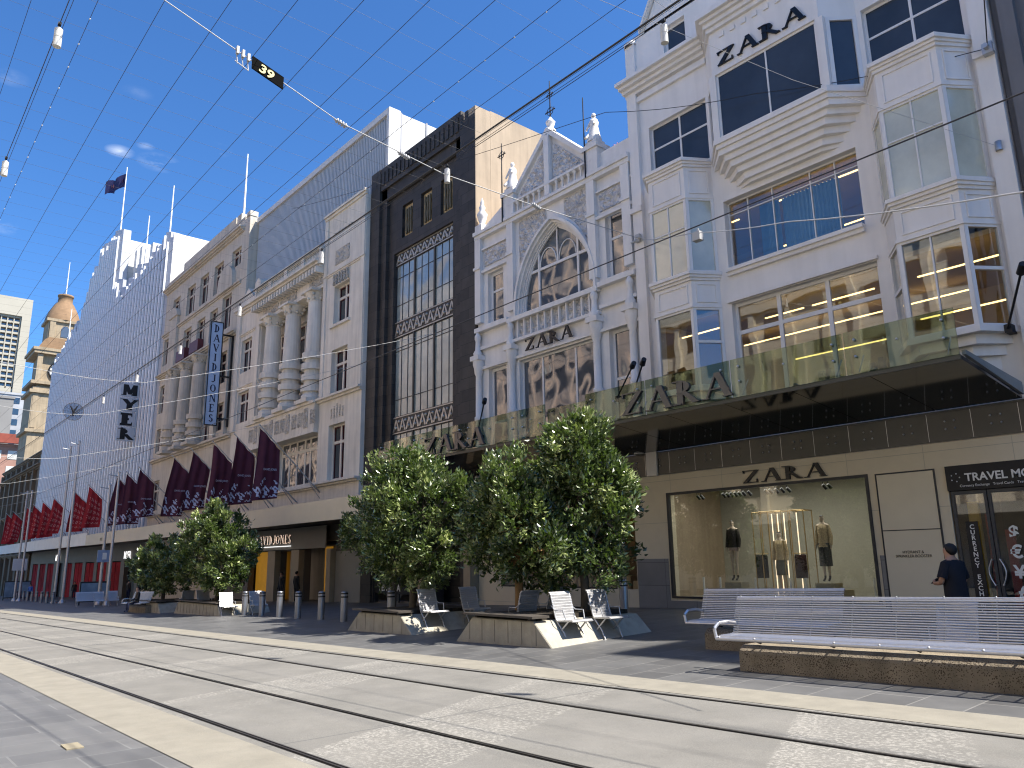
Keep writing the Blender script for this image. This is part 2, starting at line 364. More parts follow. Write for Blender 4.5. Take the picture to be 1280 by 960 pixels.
SHOPST = brickmat('shopfront_limestone', (.66, .58, .43), (.68, .60, .445), (.46, .42, .32), 2.05, 1.4, .008, .5, plane='XZ', var=.04, off=0)
SHOPGR = brickmat('grey_granite_dado', (.22, .215, .21), (.235, .23, .225), (.12, .12, .12), 1.2, .75, .01, .5, plane='XZ', var=.08, off=0)
G_SHOP = glass('shop_glass', (.90, .92, .90), 1, .01, .06)
G_CLEAR = glass('clear_glass', (.84, .88, .88), 1, .015, .10, .12)
G_GREEN = glass('green_canopy_glass', (.60, .66, .54), .95, .02, .05, .1)
P_NAVY = darkpane('sky_reflecting_pane', (.045, .055, .072), .03, .12, .45); P_NAVY.node_tree.nodes['Principled BSDF'].inputs['IOR'].default_value = 1.5
P_PALE = darkpane('frosted_pale_pane', (.52, .52, .42), .08, .5, .6)
P_DARK = darkpane('dark_window_pane', (.018, .02, .024), .05, .5)
P_LEAD = darkpane('pale_leaded_pane', (.30, .35, .34), .10, .8)
P_OLD = darkpane('old_wavy_pane', (.07, .075, .08), .035, .45)
CANOPY = mat('dark_canopy_glass', (.006, .010, .014), .08, .3, 2, spec=.9)
CONC = mat('pale_concrete', (.40, .37, .30), .85, .15, 3, .35, 30, streak=.25)
ASPH = None
ROOM = mat('cream_interior', (.60, .48, .28), .8, .05)
ROOMD = mat('grey_green_display_wall', (.38, .37, .315), .8, .04)
CURT = mat('blue_white_curtain', (.32, .42, .50), .8, .1, 3)
BLIND = mat('pale_green_blind', (.60, .62, .50), .8, .04)
STRIP = mat('warm_light_strip', (1, .8, .4), .5, 0, emit=(1, .62, .22), estr=2.6)
SPOTL = mat('white_light_source', (1, 1, 1), .5, 0, emit=(1, .93, .8), estr=5)
FLOORM = mat('interior_floor', (.2, .17, .13), .5, .1)
SIGNL = mat('lit_sign_letter', (.8, .8, .8), .5, 0, emit=(1, 1, 1), estr=.5)
LETW = mat('white_lettering', (.75, .75, .73), .5, .03)

# ================================================================== SETTING
def sheet(name, x0, x1, y0, y1, off, m, nx=1):
    b = MB(); ys = [y0, y1] if not (y0 < 9.5 < y1) else [y0, 9.5, y1]
    for ya, yb in zip(ys, ys[1:]):
        def z(x, y): return G * x + .032 * max(0, min(y, 60) - 9.5) + off
        b.quad((x0, ya, z(x0, ya)), (x1, ya, z(x1, ya)), (x1, yb, z(x1, yb)), (x0, yb, z(x0, yb)))
    return struct(name, b, m)
PAVE = brickmat('bluestone_paving', (.11, .11, .11), (.14, .139, .136), (.17, .17, .165), 1.0, .60, .012, .55, rot=True, var=.13, spec=.45, spots=.25)
PAVE2 = brickmat('bluestone_footpath', (.085, .085, .086), (.12, .12, .12), (.20, .195, .185), 1.2, .62, .012, .5, rot=True, var=.16, spec=.5, spots=.3)
b = MB()
for (ya, yb) in ((-900, 9.5), (9.5, 60), (60, 900)):
    def zz(x, y): return G * x + .032 * max(0, min(y, 60) - 9.5)
    b.quad((-1400, ya, zz(-1400, ya)), (500, ya, zz(500, ya)), (500, yb, zz(500, yb)), (-1400, yb, zz(-1400, yb)))
struct('ground', b, PAVE)
sheet('footpath', -220, 60, 9.62, 24, .004, PAVE2)
# tram road: grey concrete with speckled exposed aggregate bands
def roadmat():
    m = bpy.data.materials.new('tram_road_concrete'); m.use_nodes = True; t = m.node_tree; N = t.nodes; L = t.links; b = N['Principled BSDF']
    b.inputs['Roughness'].default_value = .8; b.inputs['Specular IOR Level'].default_value = .3
    g = N.new('ShaderNodeNewGeometry'); P = g.outputs['Position']
    def noise(sc, det=5, ro=.6, vec=P, dist=0):
        n = N.new('ShaderNodeTexNoise'); n.inputs['Scale'].default_value = sc; n.inputs['Detail'].default_value = det; n.inputs['Roughness'].default_value = ro; n.inputs['Distortion'].default_value = dist; L.new(vec, n.inputs['Vector']); return n.outputs[0]
    def rng(i, a, c, lo=0, hi=1):
        n = N.new('ShaderNodeMapRange'); n.inputs[1].default_value = a; n.inputs[2].default_value = c; n.inputs[3].default_value = lo; n.inputs[4].default_value = hi; L.new(i, n.inputs[0]); return n.outputs[0]
    def mth(op, a, c):
        n = N.new('ShaderNodeMath'); n.operation = op
        for i, v in enumerate((a, c)):
            if isinstance(v, (int, float)): n.inputs[i].default_value = v
            else: L.new(v, n.inputs[i])
        return n.outputs[0]
    def mixc(f, a, c):
        n = N.new('ShaderNodeMixRGB')
        if isinstance(f, float): n.inputs[0].default_value = f
        else: L.new(f, n.inputs[0])
        for i, v in ((1, a), (2, c)):
            if isinstance(v, tuple): n.inputs[i].default_value = (*v, 1)
            else: L.new(v, n.inputs[i])
        return n.outputs[0]
    mp = N.new('ShaderNodeMapping'); mp.inputs['Scale'].default_value = (.25, 1.8, 1); L.new(P, mp.inputs[0])
    base = mixc(rng(noise(1.2, 8, .65), .3, .7), (.15, .145, .133), (.205, .197, .18))
    base = mixc(rng(noise(1, 6, .6, mp.outputs[0]), .45, .75, 0, .55), base, (.17, .165, .155))
    # bands of speckle across the street, slightly skewed
    s = N.new('ShaderNodeSeparateXYZ'); L.new(P, s.inputs[0])
    u = mth('ADD', s.outputs['X'], mth('MULTIPLY', s.outputs['Y'], .45))
    fr = mth('FRACT', mth('DIVIDE', mth('ADD', u, 100.6), 4.6), 0)
    band = mth('MULTIPLY', rng(fr, .60, .615), rng(fr, .985, 1.0, 1, 0))
    sp = rng(noise(24, 3, .6), .50, .60)
    edge = mth('MAXIMUM', mth('MULTIPLY', rng(fr, .60, .61), rng(fr, .66, .70, 1, 0)), 0.0)
    msk = mth('MULTIPLY', sp, mth('MULTIPLY', band, rng(noise(.35, 4, .6), .38, .6, .15, .9)))
    base = mixc(msk, base, (.30, .288, .262))
    base = mixc(mth('MULTIPLY', rng(noise(30, 2), .52, .62), mth('MULTIPLY', edge, .7)), base, (.345, .33, .30))
    fine = rng(noise(90, 2), .35, .65, .85, 1.15)
    v = N.new('ShaderNodeVectorMath'); v.operation = 'SCALE'; L.new(base, v.inputs[0]); L.new(fine, v.inputs['Scale'])
    # joints
    j = mth('FRACT', mth('DIVIDE', mth('ADD', s.outputs['X'], 100), 9.2), 0)
    jm = mth('LESS_THAN', j, .003)
    L.new(mixc(jm, v.outputs[0], (.12, .12, .115)), b.inputs['Base Color'])
    bp = N.new('ShaderNodeBump'); bp.inputs['Strength'].default_value = .3; bp.inputs['Distance'].default_value = .01; L.new(noise(60, 3), bp.inputs['Height']); L.new(bp.outputs[0], b.inputs['Normal'])
    return m
sheet('road', -700, 60, 3.45, 8.75, .004, roadmat())
STRIPM = mat('cream_concrete_strip', (.235, .218, .18), .8, .12, 2.5, .3, 60)
sheet('kerb_strip_near', -700, 60, 2.66, 3.45, .008, STRIPM)
sheet('kerb_strip_far', -700, 60, 8.75, 9.62, .008, STRIPM)
RAIL = mat('worn_rail_steel', (.13, .12, .115), .35, .25, 8, metal=.8)
GROOVE = mat('rail_groove_black', (.02, .018, .017), .9, .2)
for i, y in enumerate((3.6, 5.035, 7.14, 8.575)):
    sheet('tram_rail_groove', -600, 60, y - .034, y + .034, .012, GROOVE)
    b = MB(); b2 = MB()
    for a, c in ((y - .029, y - .004), (y + .016, y + .029)):
        zt = lambda x: G * x + .018
        b.quad((-600, a, zt(-600)), (60, a, zt(60)), (60, c, zt(60)), (-600, c, zt(-600)))
    struct('tram_rail', b, RAIL)

# ================================================================== BUILDINGS
# ---- the white shop with bays ------------------------------------
YF = 21.0
ZB = thing('commercial_building', 'tall white painted shop building with bay windows and ZARA sign', 'building', (-11.2, YF, 0))
def shell(par, x0, x1, y0, y1, z0, z1, m, roof=None):
    """party walls, rear wall and roof, front left open for the facade"""
    b = MB()
    b.box(x0, x0 + .3, y0, y1, z0, z1); b.box(x1 - .3, x1, y0, y1, z0, z1); b.box(x0 + .3, x1 - .3, y1 - .3, y1, z0, z1); b.box(x0 + .3, x1 - .3, y0, y1 - .3, z1 - .35, z1 - .02)
    return b.build('party_walls', m, par)
shell(ZB, -17.3, -5.1, YF + .36, YF + 12, -1, 21.3, BEIGE)
bay = [(-16.55, -13.88, 7.0, 14.9), (-8.4, -5.66, 7.0, 14.9)]
holes = [(-16.43, -13.88, 15.12, 17.46), (-8.3, -5.7, 15.12, 17.5), (-13.5, -8.95, 10.87, 13.3), (-13.5, -8.75, 6.55, 9.7),
         (-16.50, -13.93, 7.05, 9.65), (-16.50, -13.93, 10.9, 13.55), (-8.35, -5.7, 7.05, 9.65), (-8.35, -5.7, 10.9, 13.55),
         (-13.3, -8.85, 15.05, 17.4), (-15.5, -14.5, 19.75, 21.2), (-12.6, -9.6, 20.3, 21.5), (-7.6, -6.3, 19.9, 21.4)]
b = MB(); wall(b, -17.3, -5.1, 4.4, 21.6, YF, holes)
b.box(-13.9, -8.3, YF, YF + .35, 21.6, 22.3)
for x in (-17.3, -5.55):  # end piers
    b.box(x, x + .45, YF - .16, YF - .002, 4.4, 19.1); b.box(x - .03, x + .48, YF - .26, YF - .16, 14.2, 14.4)
b.box(-17.3, -16.85, YF - .1, YF + .5, 19.8, 21.3); b.lathe((-17.08, YF + .1, 21.3), [(.32, 0), (.34, .12), (.24, .2), (0.0, .42)], 12)
b.build('front_wall', WHITE, ZB)
b = MB()
cornice(b, -17.3, -13.75, YF - .002, 19.05, .55, .62, steps=4); cornice(b, -8.45, -5.1, YF - .002, 19.05, .55, .62, steps=4)
b.box(-17.3, -13.7, YF - .12, YF - .003, 18.7, 18.9); b.box(-8.4, -5.1, YF - .12, YF - .003, 18.7, 18.9)
for x0, x1 in ((-13.7, -8.5),):
    b.box(-13.5, -8.95, YF - .12, YF - .003, 10.62, 10.86); b.box(-13.5, -8.95, YF - .2, YF - .12, 10.74, 10.86)
    b.box(-13.6, -8.7, YF - .1, YF - .003, 9.72, 9.82)
split_build(b, 'string_course', WHITE, ZB)
# gablets over the cornice
b = MB()
for x0, x1, z0, z1 in ((-16.4, -13.9, 21.5, 23.8), (-8.1, -5.6, 21.5, 23.0)):
    b.prism([(x0, z0), (x1, z0), ((x0 + x1) / 2, z1)], 'Y', YF + .0, YF + .5)
    b.prism([(x0 - .1, z0 - .02), (x0 - .1, z0 + .16), ((x0 + x1) / 2, z1 + .2), ((x0 + x1) / 2, z1)], 'Y', YF - .2, YF + .52)
    b.prism([(x1 + .1, z0 - .02), ((x0 + x1) / 2, z1), ((x0 + x1) / 2, z1 + .2), (x1 + .1, z0 + .16)], 'Y', YF - .2, YF + .52)
b.prism([(-16.9, 19.7), (-16.2, 19.7), (-16.55, 21.1)], 'Y', YF + .9, YF + 2.0)
split_build(b, 'gable', WHITE, ZB)
# bays
def bay_plan(x0, x1, ins=.56, yb=YF, yf=20.2): return [(x0, yb), (x0 + ins, yf), (x1 - ins, yf), (x1, yb)]
def bandp(mb, x0, x1, z0, z1, out, ins=.56, yf=20.2):
    mb.prism([(x0 - out * .6, YF - .001), (x0 + ins - out * .4, yf - out), (x1 - ins + out * .4, yf - out), (x1 + out * .6, YF - .001)], 'Z', z0, z1)
def bay_windows(par, x0, x1, z0, z1, vx, hz, gm, sidehz=()):
    """front and two canted frames, each one mesh with its glass child"""
    ins = .56; pts = bay_plan(x0, x1)
    for k, (p, q) in enumerate(zip(pts, pts[1:])):
        L_ = math.hypot(q[0] - p[0], q[1] - p[1]); ux, uy = (q[0] - p[0]) / L_, (q[1] - p[1]) / L_; nx, ny = uy, -ux
        def W3(u, z, d): return (p[0] + ux * u - nx * d, p[1] + uy * u - ny * d, z)
        def bar(mb, u0, u1, za, zb, d0, d1):
            vs = [W3(u, z, d) for u in (u0, u1) for d in (d0, d1) for z in (za, zb)]
            mb.add(vs, [(0, 1, 3, 2), (4, 6, 7, 5), (0, 4, 5, 1), (2, 3, 7, 6), (0, 2, 6, 4), (1, 5, 7, 3)])
        b = MB(); w = .10
        bar(b, 0, w, z0, z1, -.015, .09); bar(b, L_ - w, L_, z0, z1, -.015, .09); bar(b, w, L_ - w, z1 - .07, z1, -.01, .08); bar(b, w, L_ - w, z0, z0 + .07, -.01, .08)
        if k == 1:
            for v in vx: bar(b, v - p[0] - .02, v - p[0] + .02, z0 + .07, z1 - .07, 0, .06)
            for v in hz: bar(b, w, L_ - w, v - .02, v + .02, .002, .062)
        for v in (sidehz if k != 1 else ()): bar(b, w, L_ - w, v - .045, v + .045, -.012, .07)
        f = b.build('window', FRAME_W, par)
        g = MB(); bar(g, .02, L_ - .02, z0 + .01, z1 - .01, .035, .045); g.build('glass', gm, f)
for bi, (x0, x1) in enumerate(((-16.55, -13.88), (-8.40, -5.66))):
    b = MB()
    bandp(b, x0, x1, 13.56, 14.72, 0); bandp(b, x0, x1, 13.56, 13.66, .05); bandp(b, x0, x1, 14.722, 14.82, .07); bandp(b, x0, x1, 14.822, 14.9, .13); bandp(b, x0, x1, 14.902, 15.02, .2)
    bandp(b, x0, x1, 9.66, 10.60, 0); bandp(b, x0, x1, 9.66, 9.74, .06); bandp(b, x0, x1, 10.602, 10.69, .07); bandp(b, x0, x1, 10.692, 10.78, .14); bandp(b, x0, x1, 10.782, 10.89, .2)
    bandp(b, x0, x1, 6.85, 7.0, .12); bandp(b, x0 + .15, x1 - .15, 6.6, 6.848, .02, yf=20.3); bandp(b, x0 + .3, x1 - .3, 6.35, 6.598, 0, yf=20.45); bandp(b, x0 + .45, x1 - .45, 6.0, 6.348, 0, yf=20.6)
    # raised panel mouldings on the spandrels
    for za, zb in ((13.74, 14.62), (9.84, 10.5)):
        xa, xb = x0 + .72, x1 - .72
        for u in ((xa, xb, 20.165, 20.199, za, za + .05), (xa, xb, 20.165, 20.199, zb - .05, zb), (xa, xa + .05, 20.165, 20.199, za + .05, zb - .05), (xb - .05, xb, 20.165, 20.199, za + .05, zb - .05)): b.box(*u)
        # canted right panel
        p = Vector((x1 - .56, 20.2, 0)); q = Vector((x1, 21, 0)); dd = (q - p).normalized(); nn = Vector((dd.y, -dd.x, 0))
        for (u0, u1, a, c) in ((.15, .85, za, za + .05), (.15, .85, zb - .05, zb), (.15, .2, za + .05, zb - .05), (.8, .85, za + .05, zb - .05)):
            vs = [p + dd * u + nn * d + Vector((0, 0, z)) for u in (u0, u1) for d in (.002, .035) for z in (a, c)]
            b.add(vs, [(0, 1, 3, 2), (4, 6, 7, 5), (0, 4, 5, 1), (2, 3, 7, 6), (0, 2, 6, 4), (1, 5, 7, 3)])
    b.build('bay', WHITE, ZB)
    cxm = (x0 + x1) / 2
    bay_windows(ZB, x0, x1, 10.9, 13.56, (cxm,), (12.55,), P_PALE)
    bay_windows(ZB, x0, x1, 7.0, 9.66, (cxm,) if bi else (), (), G_CLEAR, sidehz=(8.5,))
# oriel
b = MB(); OX0, OX1 = -13.75, -8.45
def ban(z0, z1, out, a=0): b.prism([(OX0 + a - out * .5, YF - .001), (OX0 + .75 + a * .6 - out * .4, 20.2 - out), (OX1 - .75 - a * .6 + out * .4, 20.2 - out), (OX1 - a + out * .5, YF - .001)], 'Z', z0, z1)
ban(17.42, 19.05, 0); ban(19.052, 19.2, .12); ban(19.202, 19.36, .22); ban(19.362, 19.48, .34); ban(19.482, 19.68, .48)
ban(14.85, 15.03, .16); ban(14.7, 14.848, .08); ban(14.5, 14.698, .0)
for i, (za, zb, yy, aa) in enumerate(((14.3, 14.498, 20.32, .2), (14.08, 14.298, 20.42, .38), (13.86, 14.078, 20.56, .58), (13.62, 13.858, 20.7, .8), (13.5, 13.618, 20.82, .95))):
    b.prism([(OX0 + aa, YF - .001), (OX0 + .75 + aa * .7, yy), (OX1 - .75 - aa * .7, yy), (OX1 - aa, YF - .001)], 'Z', za, zb)
for x in (OX0 + .75, OX1 - .75): b.box(x - .12, x + .12, 20.17, 20.4, 15.03, 17.42)
b.box(-13.0, -9.2, 20.17, 20.199, 17.42, 17.55)
for i in range(9):  # pierced blocks in the frieze
    b.box(-12.6 + i * .42, -12.42 + i * .42, 20.15, 20.199, 18.72, 18.9)
b.build('oriel', WHITE, ZB)
window(ZB, -12.88, -9.32, 15.03, 17.42, 20.24, (-11.05,), (), FRAME_W, P_NAVY, .07, mw=.05)
for s_, (p, q) in enumerate((((-13.75, 21), (-13.12, 20.33)), ((-9.08, 20.33), (-8.45, 21)))):
    L_ = math.hypot(q[0] - p[0], q[1] - p[1]); ux, uy = (q[0] - p[0]) / L_, (q[1] - p[1]) / L_; nx, ny = uy, -ux
    def bar(mb, u0, u1, za, zb, d0, d1):
        vs = [(p[0] + ux * u - nx * d, p[1] + uy * u - ny * d, z) for u in (u0, u1) for d in (d0, d1) for z in (za, zb)]
        mb.add(vs, [(0, 1, 3, 2), (4, 6, 7, 5), (0, 4, 5, 1), (2, 3, 7, 6), (0, 2, 6, 4), (1, 5, 7, 3)])
    f = MB(); bar(f, 0, .12, 15.03, 17.42, -.02, .08); bar(f, L_ - .12, L_, 15.03, 17.42, -.02, .08); bar(f, .12, L_ - .12, 17.3, 17.42, -.015, .08); bar(f, .12, L_ - .12, 15.03, 15.12, -.015, .08)
    fo = f.build('window', FRAME_W, ZB); g = MB(); bar(g, .05, L_ - .05, 15.05, 17.4, .04, .05); g.build('glass', P_NAVY, fo)
# flat windows
window(ZB, -16.43, -13.88, 15.12, 17.46, YF + .16, (-15.15,), (16.55,), FRAME_W, P_NAVY, .07, mw=.07)
window(ZB, -8.3, -5.7, 15.12, 17.5, YF + .16, (-7.0,), (16.55,), FRAME_W, P_NAVY, .07, mw=.07)
window(ZB, -15.5, -14.5, 19.75, 21.2, YF + .16, (), (), FRAME_W, P_NAVY, .09)
window(ZB, -12.6, -9.6, 20.3, 21.5, YF + .16, (-11.1,), (), FRAME_W, P_NAVY, .09)
window(ZB, -7.6, -6.3, 19.9, 21.4, YF + .16, (), (), FRAME_W, P_NAVY, .09)
window(ZB, -13.5, -8.95, 10.87, 13.3, YF + .25, (-12.75, -11.85, -10.55, -9.75), (12.85,), FRAME_W, G_CLEAR, .05, mw=.035)
window(ZB, -13.5, -8.75, 6.55, 9.7, YF + .2, (-11.95, -10.35), (8.72,), FRAME_W, G_CLEAR, .1, mw=.13)
# rooms behind the clear panes
b = MB()
for z in (5.25, 10.0, 14.0): b.box(-16.95, -5.45, 21.4, 27, z, z + .35)
b.box(-16.95, -5.45, 27, 27.1, 5.6, 14.0); b.box(-16.99, -16.95, 21.37, 27, 5.6, 14); b.box(-5.45, -5.41, 21.37, 27, 5.6, 14)
b.build('interior', [ROOM], ZB)
b = MB()
for (x0, x1, y, z) in ((-16.3, -14.2, 22.0, 9.35), (-13.3, -11.9, 22.6, 9.45), (-11.6, -9.6, 22.6, 9.45), (-12.9, -9.2, 23.6, 8.1), (-8.2, -5.8, 22.2, 9.3), (-8.2, -5.9, 22.0, 8.0), (-13.2, -9.1, 23.6, 12.2), (-13.0, -9.4, 22.8, 13.5), (-16.3, -14.2, 23, 13.5), (-8.2, -5.8, 24, 13.5), (-16, -8, 25.5, 9.6)):
    b.box(x0, x1, y, y + .05, z, z + .035)
split_build(b, 'light_strip', STRIP, ZB)
# curtains and blinds
b = MB()
n = 60
for (x0, x1, z0, z1, y) in ((-11.8, -9.9, 10.95, 13.0, 21.75), (-12.6, -11.9, 10.95, 13.0, 21.7)):
    xs = [x0 + (x1 - x0) * i / n for i in range(n + 1)]
    for a, c, i in zip(xs, xs[1:], range(n)):
        b.quad((a, y + .05 * math.sin(i * 1.6), z0), (c, y + .05 * math.sin((i + 1) * 1.6), z0), (c, y + .05 * math.sin((i + 1) * 1.6), z1), (a, y + .05 * math.sin(i * 1.6), z1))
split_build(b, 'curtain', CURT, ZB)
b = MB()
for x0, x1 in ((-16.2, -14.2), (-8.05, -6.0)):
    b.box(x0, x1, 20.9, 20.93, 10.95, 12.6)
b.box(-6.3, -5.75, 21.2, 21.24, 10.95, 12.6)
split_build(b, 'blind', BLIND, ZB)
b = MB()
for i in range(16):
    x = -13.3 + i * .3
    b.box(x, x + .22, 23.5, 23.8, 5.65, 6.7 + .3 * math.sin(i * 2.3)); b.box(x + .02, x + .2, 25.2, 25.4, 5.65, 7.6 + .4 * math.sin(i))
for i in range(8):
    x = -8.2 + i * .3; b.box(x, x + .24, 23.5, 23.8, 5.65, 6.9 + .3 * math.sin(i * 1.3))
b.build('clothing_rack', mat('dark_garments', (.05, .045, .05), .9, .6, 3), ZB)
# ground floor stonework, window and panel
b = MB(); wall(b, -18.9, -5.1, -1, 4.4, YF - .05, [(-16.58, -9.7, .36, 3.78), (-7.72, -5.2, -1, 3.78), (-24.4, -18.05, .6, 3.35)], .4)
b.build('shopfront', SHOPST, ZB)
b = MB()
for x0, x1 in ((-18.0, -16.66), (-9.62, -9.5), (-8.0, -7.8)): b.box(x0, x1, YF - .075, YF - .052, -.9, 1.62)
b.box(-16.66, -9.62, YF - .075, YF - .052, -.9, .28)
split_build(b, 'dado', SHOPGR, ZB)
b = MB(); b.box(-9.46, -8.02, YF - .075, YF - .054, -.1, 3.72)
pn = b.build('service_panel', mat('cream_panel', (.68, .61, .46), .5, .03), ZB)
b = MB(); 
for u in ((-9.5, -9.46, -.1, 3.76), (-8.02, -7.98, -.1, 3.76), (-9.46, -8.02, 3.72, 3.76), (-9.46, -8.02, 2.24, 2.265)): b.box(u[0], u[1], YF - .082, YF - .05, u[2], u[3])
split_build(b, 'panel_joint', FRAME_D, pn)
text(pn, 'HYDRANT &\nSPRINKLER BOOSTER', -8.75, 1.66, YF - .084, .10, INK, align='CENTER', depth=.002, sx=.95)
b = MB()
for u in ((-16.58, -16.5, .36, 3.78), (-9.78, -9.7, .36, 3.78), (-16.5, -9.78, 3.7, 3.78), (-16.5, -9.78, .36, .42)): b.box(u[0], u[1], YF - .09, YF + .05, u[2], u[3])
f = b.build('display_window', FRAME_D, ZB); b = MB(); b.box(-16.5, -9.78, YF - .03, YF - .018, .42, 3.7); b.build('glass', G_SHOP, f)
b = MB(); b.box(-17.2, -9.2, 24.6, 24.7, 0, 4.3); b.box(-17.25, -17.15, 21.36, 24.6, 0, 4.3); b.box(-9.2, -9.1, 21.36, 24.6, 0, 4.3)
b.build('display_backdrop', ROOMD, ZB)
b = MB(); b.box(-17.15, -9.2, 21.36, 24.6, .1, .36); b.box(-17.15, -9.2, 21.36, 24.6, 4.2, 4.3); b.build('display_floor', mat('display_plinth', (.42, .39, .32), .5, .05), ZB)
al = bpy.data.lights.new('display_light', 'AREA'); al.energy = 60; al.size = 5; al.size_y = 1; al.shape = 'RECTANGLE'; al.color = (1, .96, .88)
ao = bpy.data.objects.new('display_light', al); COL.objects.link(ao); ao.location = (-13.1, 22.0, 4.1); 
# steel band over the shopfront with clusters of point fixings
b = MB(); b.box(-18.9, -5.05, YF - .09, YF - .052, 4.42, 5.16); b.box(-18.9, -5.05, YF - .12, YF - .05, 5.161, 5.2)
bd = b.build('metal_band', mat('dark_bronze_band', (.020, .020, .017), .35, .2, 3, spec=.7), ZB)
b = MB()
for k in range(12):
    xc = -17.9 + k * 1.045
    for dx in (-.11, .11):
        for dz in (-.1, .1): b.ball((xc + dx, YF - .105, 4.82 + dz), .028, 6)
    b.box(xc + .5, xc + .51, YF - .093, YF - .088, 4.44, 5.15)
b.build('fixing_bolts', STEEL, bd)

serifsign('shop_sign', 'black ZARA letters on the cream stone above the mannequin window', 'ZARA', -13.55, -10.88, 3.84, .40, YF - .12, INK, .06)
serifsign('shop_sign', 'black ZARA letters high up on the white projecting window box', 'ZARA', -12.72, -9.62, 17.66, .52, 20.12, INK, .07, T=.2)
serifsign('shop_sign', 'black ZARA letters under the pointed arch window', 'ZARA', -23.5, -20.7, 10.25, .52, YF - .2, INK, .06)
serifsign('shop_sign', 'big dark bronze ZARA letters on the right half of the glass canopy edge', 'ZARA', -15.0, -11.25, 5.76, .68, 17.08, BRONZE, .10, T=.2)
serifsign('shop_sign', 'big dark bronze ZARA letters on the canopy edge behind the treetops', 'ZARA', -25.5, -21.7, 5.76, .68, 17.08, BRONZE, .10, T=.2)

# ---- glass canopy ------------------------------------------------
CN = thing('glass_canopy', 'dark glass street canopy with a clear glass upstand along its edge', 'canopy', (-17, 19, 5.2))
b = MB(); n = 12; X0, X1 = -29.2, -5.75
for i in range(n):
    xa = X0 + (X1 - X0) * i / n; xb = X0 + (X1 - X0) * (i + 1) / n - .02
    b.add([(x, y, z) for x in (xa, xb) for (y, z) in ((YF - .12, 5.22), (17.3, 5.62), (17.3, 5.72), (YF - .12, 5.30))], [(0, 1, 2, 3), (4, 7, 6, 5), (0, 4, 5, 1), (2, 6, 7, 3), (1, 5, 6, 2), (0, 3, 7, 4)])
split_build(b, 'roof_panel', CANOPY, CN)
b = MB()
for i in range(0, n + 1, 1):
    x = X0 + (X1 - X0) * i / n - .01
    b.add([(xx, y, z) for xx in (x - .04, x + .04) for (y, z) in ((YF - .13, 5.31), (17.5, 5.74), (17.5, 5.84), (YF - .13, 5.60))], [(0, 1, 2, 3), (4, 7, 6, 5), (0, 4, 5, 1), (2, 6, 7, 3), (1, 5, 6, 2), (0, 3, 7, 4)])
split_build(b, 'beam', mat('canopy_steel', (.25, .26, .25), .4, .1), CN)
b = MB()
pan = [(-29.2, -26.1), (-26.06, -23.0), (-22.96, -19.9), (-19.86, -18.5), (-16.6, -14.2), (-14.16, -11.3), (-11.26, -8.2), (-8.16, -5.75)]
for xa, xb in pan: b.box(xa, xb, 17.2, 17.225, 5.70, 6.72)
b.box(-18.46, -16.64, 17.3, 17.32, 5.7, 6.55)
split_build(b, 'glass_upstand', G_GREEN, CN)
b = MB()
for xa, xb in pan:
    for x in (xa + .25, xb - .25):
        b.tube((x, 17.28, 5.75), (x, 17.6, 6.2), .015, n=5)
        for z in (6.1, 6.5): b.ball((x, 17.17, z), .035, 6); b.ball((x, 17.26, z), .035, 6)
    xm = (xa + xb) / 2
    b.ball((xm, 17.17, 6.3), .03, 6)
b.build('glass_clamp', STEEL, CN)
b = MB(); b.box(-29.2, -5.75, 17.24, 17.29, 5.60, 5.70); b.build('edge_rail', mat('canopy_edge', (.05, .055, .05), .3, .1), CN)
def floodlight(xa, za_, xb, zb_, label):
    t = thing('floodlight', label, 'floodlight', (xa, 20.6, za_), 'floodlights over the glass canopy')
    b = MB(); b.box(xa - .08, xa + .08, 20.6, 20.95, za_ - .1, za_ + .1); b.tube((xa, 20.6, za_), (xb, 19.3, zb_), .028, n=6); b.build('arm', BLACK, t)
    b = MB(); d = Vector((xb - xa, -1.3, zb_ - za_)).normalized() * .28; b.tube((xb, 19.3, zb_), (xb + d.x, 19.3 + d.y, zb_ + d.z), .10, .085, 8); b.build('lamp_head', BLACK, t)
floodlight(-18.3, 7.3, -16.4, 7.9, 'slim black floodlight left of the pair beside the arch building')
floodlight(-17.7, 7.0, -15.95, 7.9, 'slim black floodlight right of the pair beside the arch building')
floodlight(-26.6, 7.0, -24.4, 8.0, 'slim black floodlight in front of the black tower base')
floodlight(-5.75, 6.9, -4.96, 7.75, 'slim black floodlight at the far right bay window')

# ---- gothic front -------------------------------------------------
GB = thing('gothic_building', 'narrow white gothic fronted building with pointed arch window and gable', 'building', (-22.1, YF, 0))
shell(GB, -26.95, -17.32, YF + .8, YF + 12, -1, 16.6, BEIGE)
b = MB()
ax0, ax1, zs, za = -23.95, -19.5, 12.2, 15.55   # arch opening
hl = [(-26.2, -25.1, 12.1, 14.6), (-18.85, -17.75, 12.1, 14.9), (-26.2, -24.95, 6.2, 10.05), (-24.1, -19.75, 6.2, 10.0), (-18.9, -17.75, 6.2, 10.1), (ax0 - .25, ax1 + .25, 11.95, 16.2)]
wall(b, -26.95, -17.32, 4.4, 16.6, YF, hl, .5)
def archz(x, x0=ax0, x1=ax1, z0=zs, z1=za):
    # two-centred pointed arch
    c = (x0 + x1) / 2; hw = (x1 - x0) / 2; hh = z1 - z0; rr = (hw * hw + hh * hh) / (2 * hw)
    d = hw - abs(x - c) ; return z0 + math.sqrt(max(0, rr * rr - (rr - d) ** 2))
xs = [ax0 + (ax1 - ax0) * (0.5 - 0.5 * math.cos(math.pi * i / 32)) for i in range(33)]
for a, c in zip(xs, xs[1:]):
    b.quad((a, YF, archz(a)), (c, YF, archz(c)), (c, YF, 16.2), (a, YF, 16.2)); b.quad((a, YF, archz(a)), (c, YF, archz(c)), (c, YF + .6, archz(c)), (a, YF + .6, archz(a)))
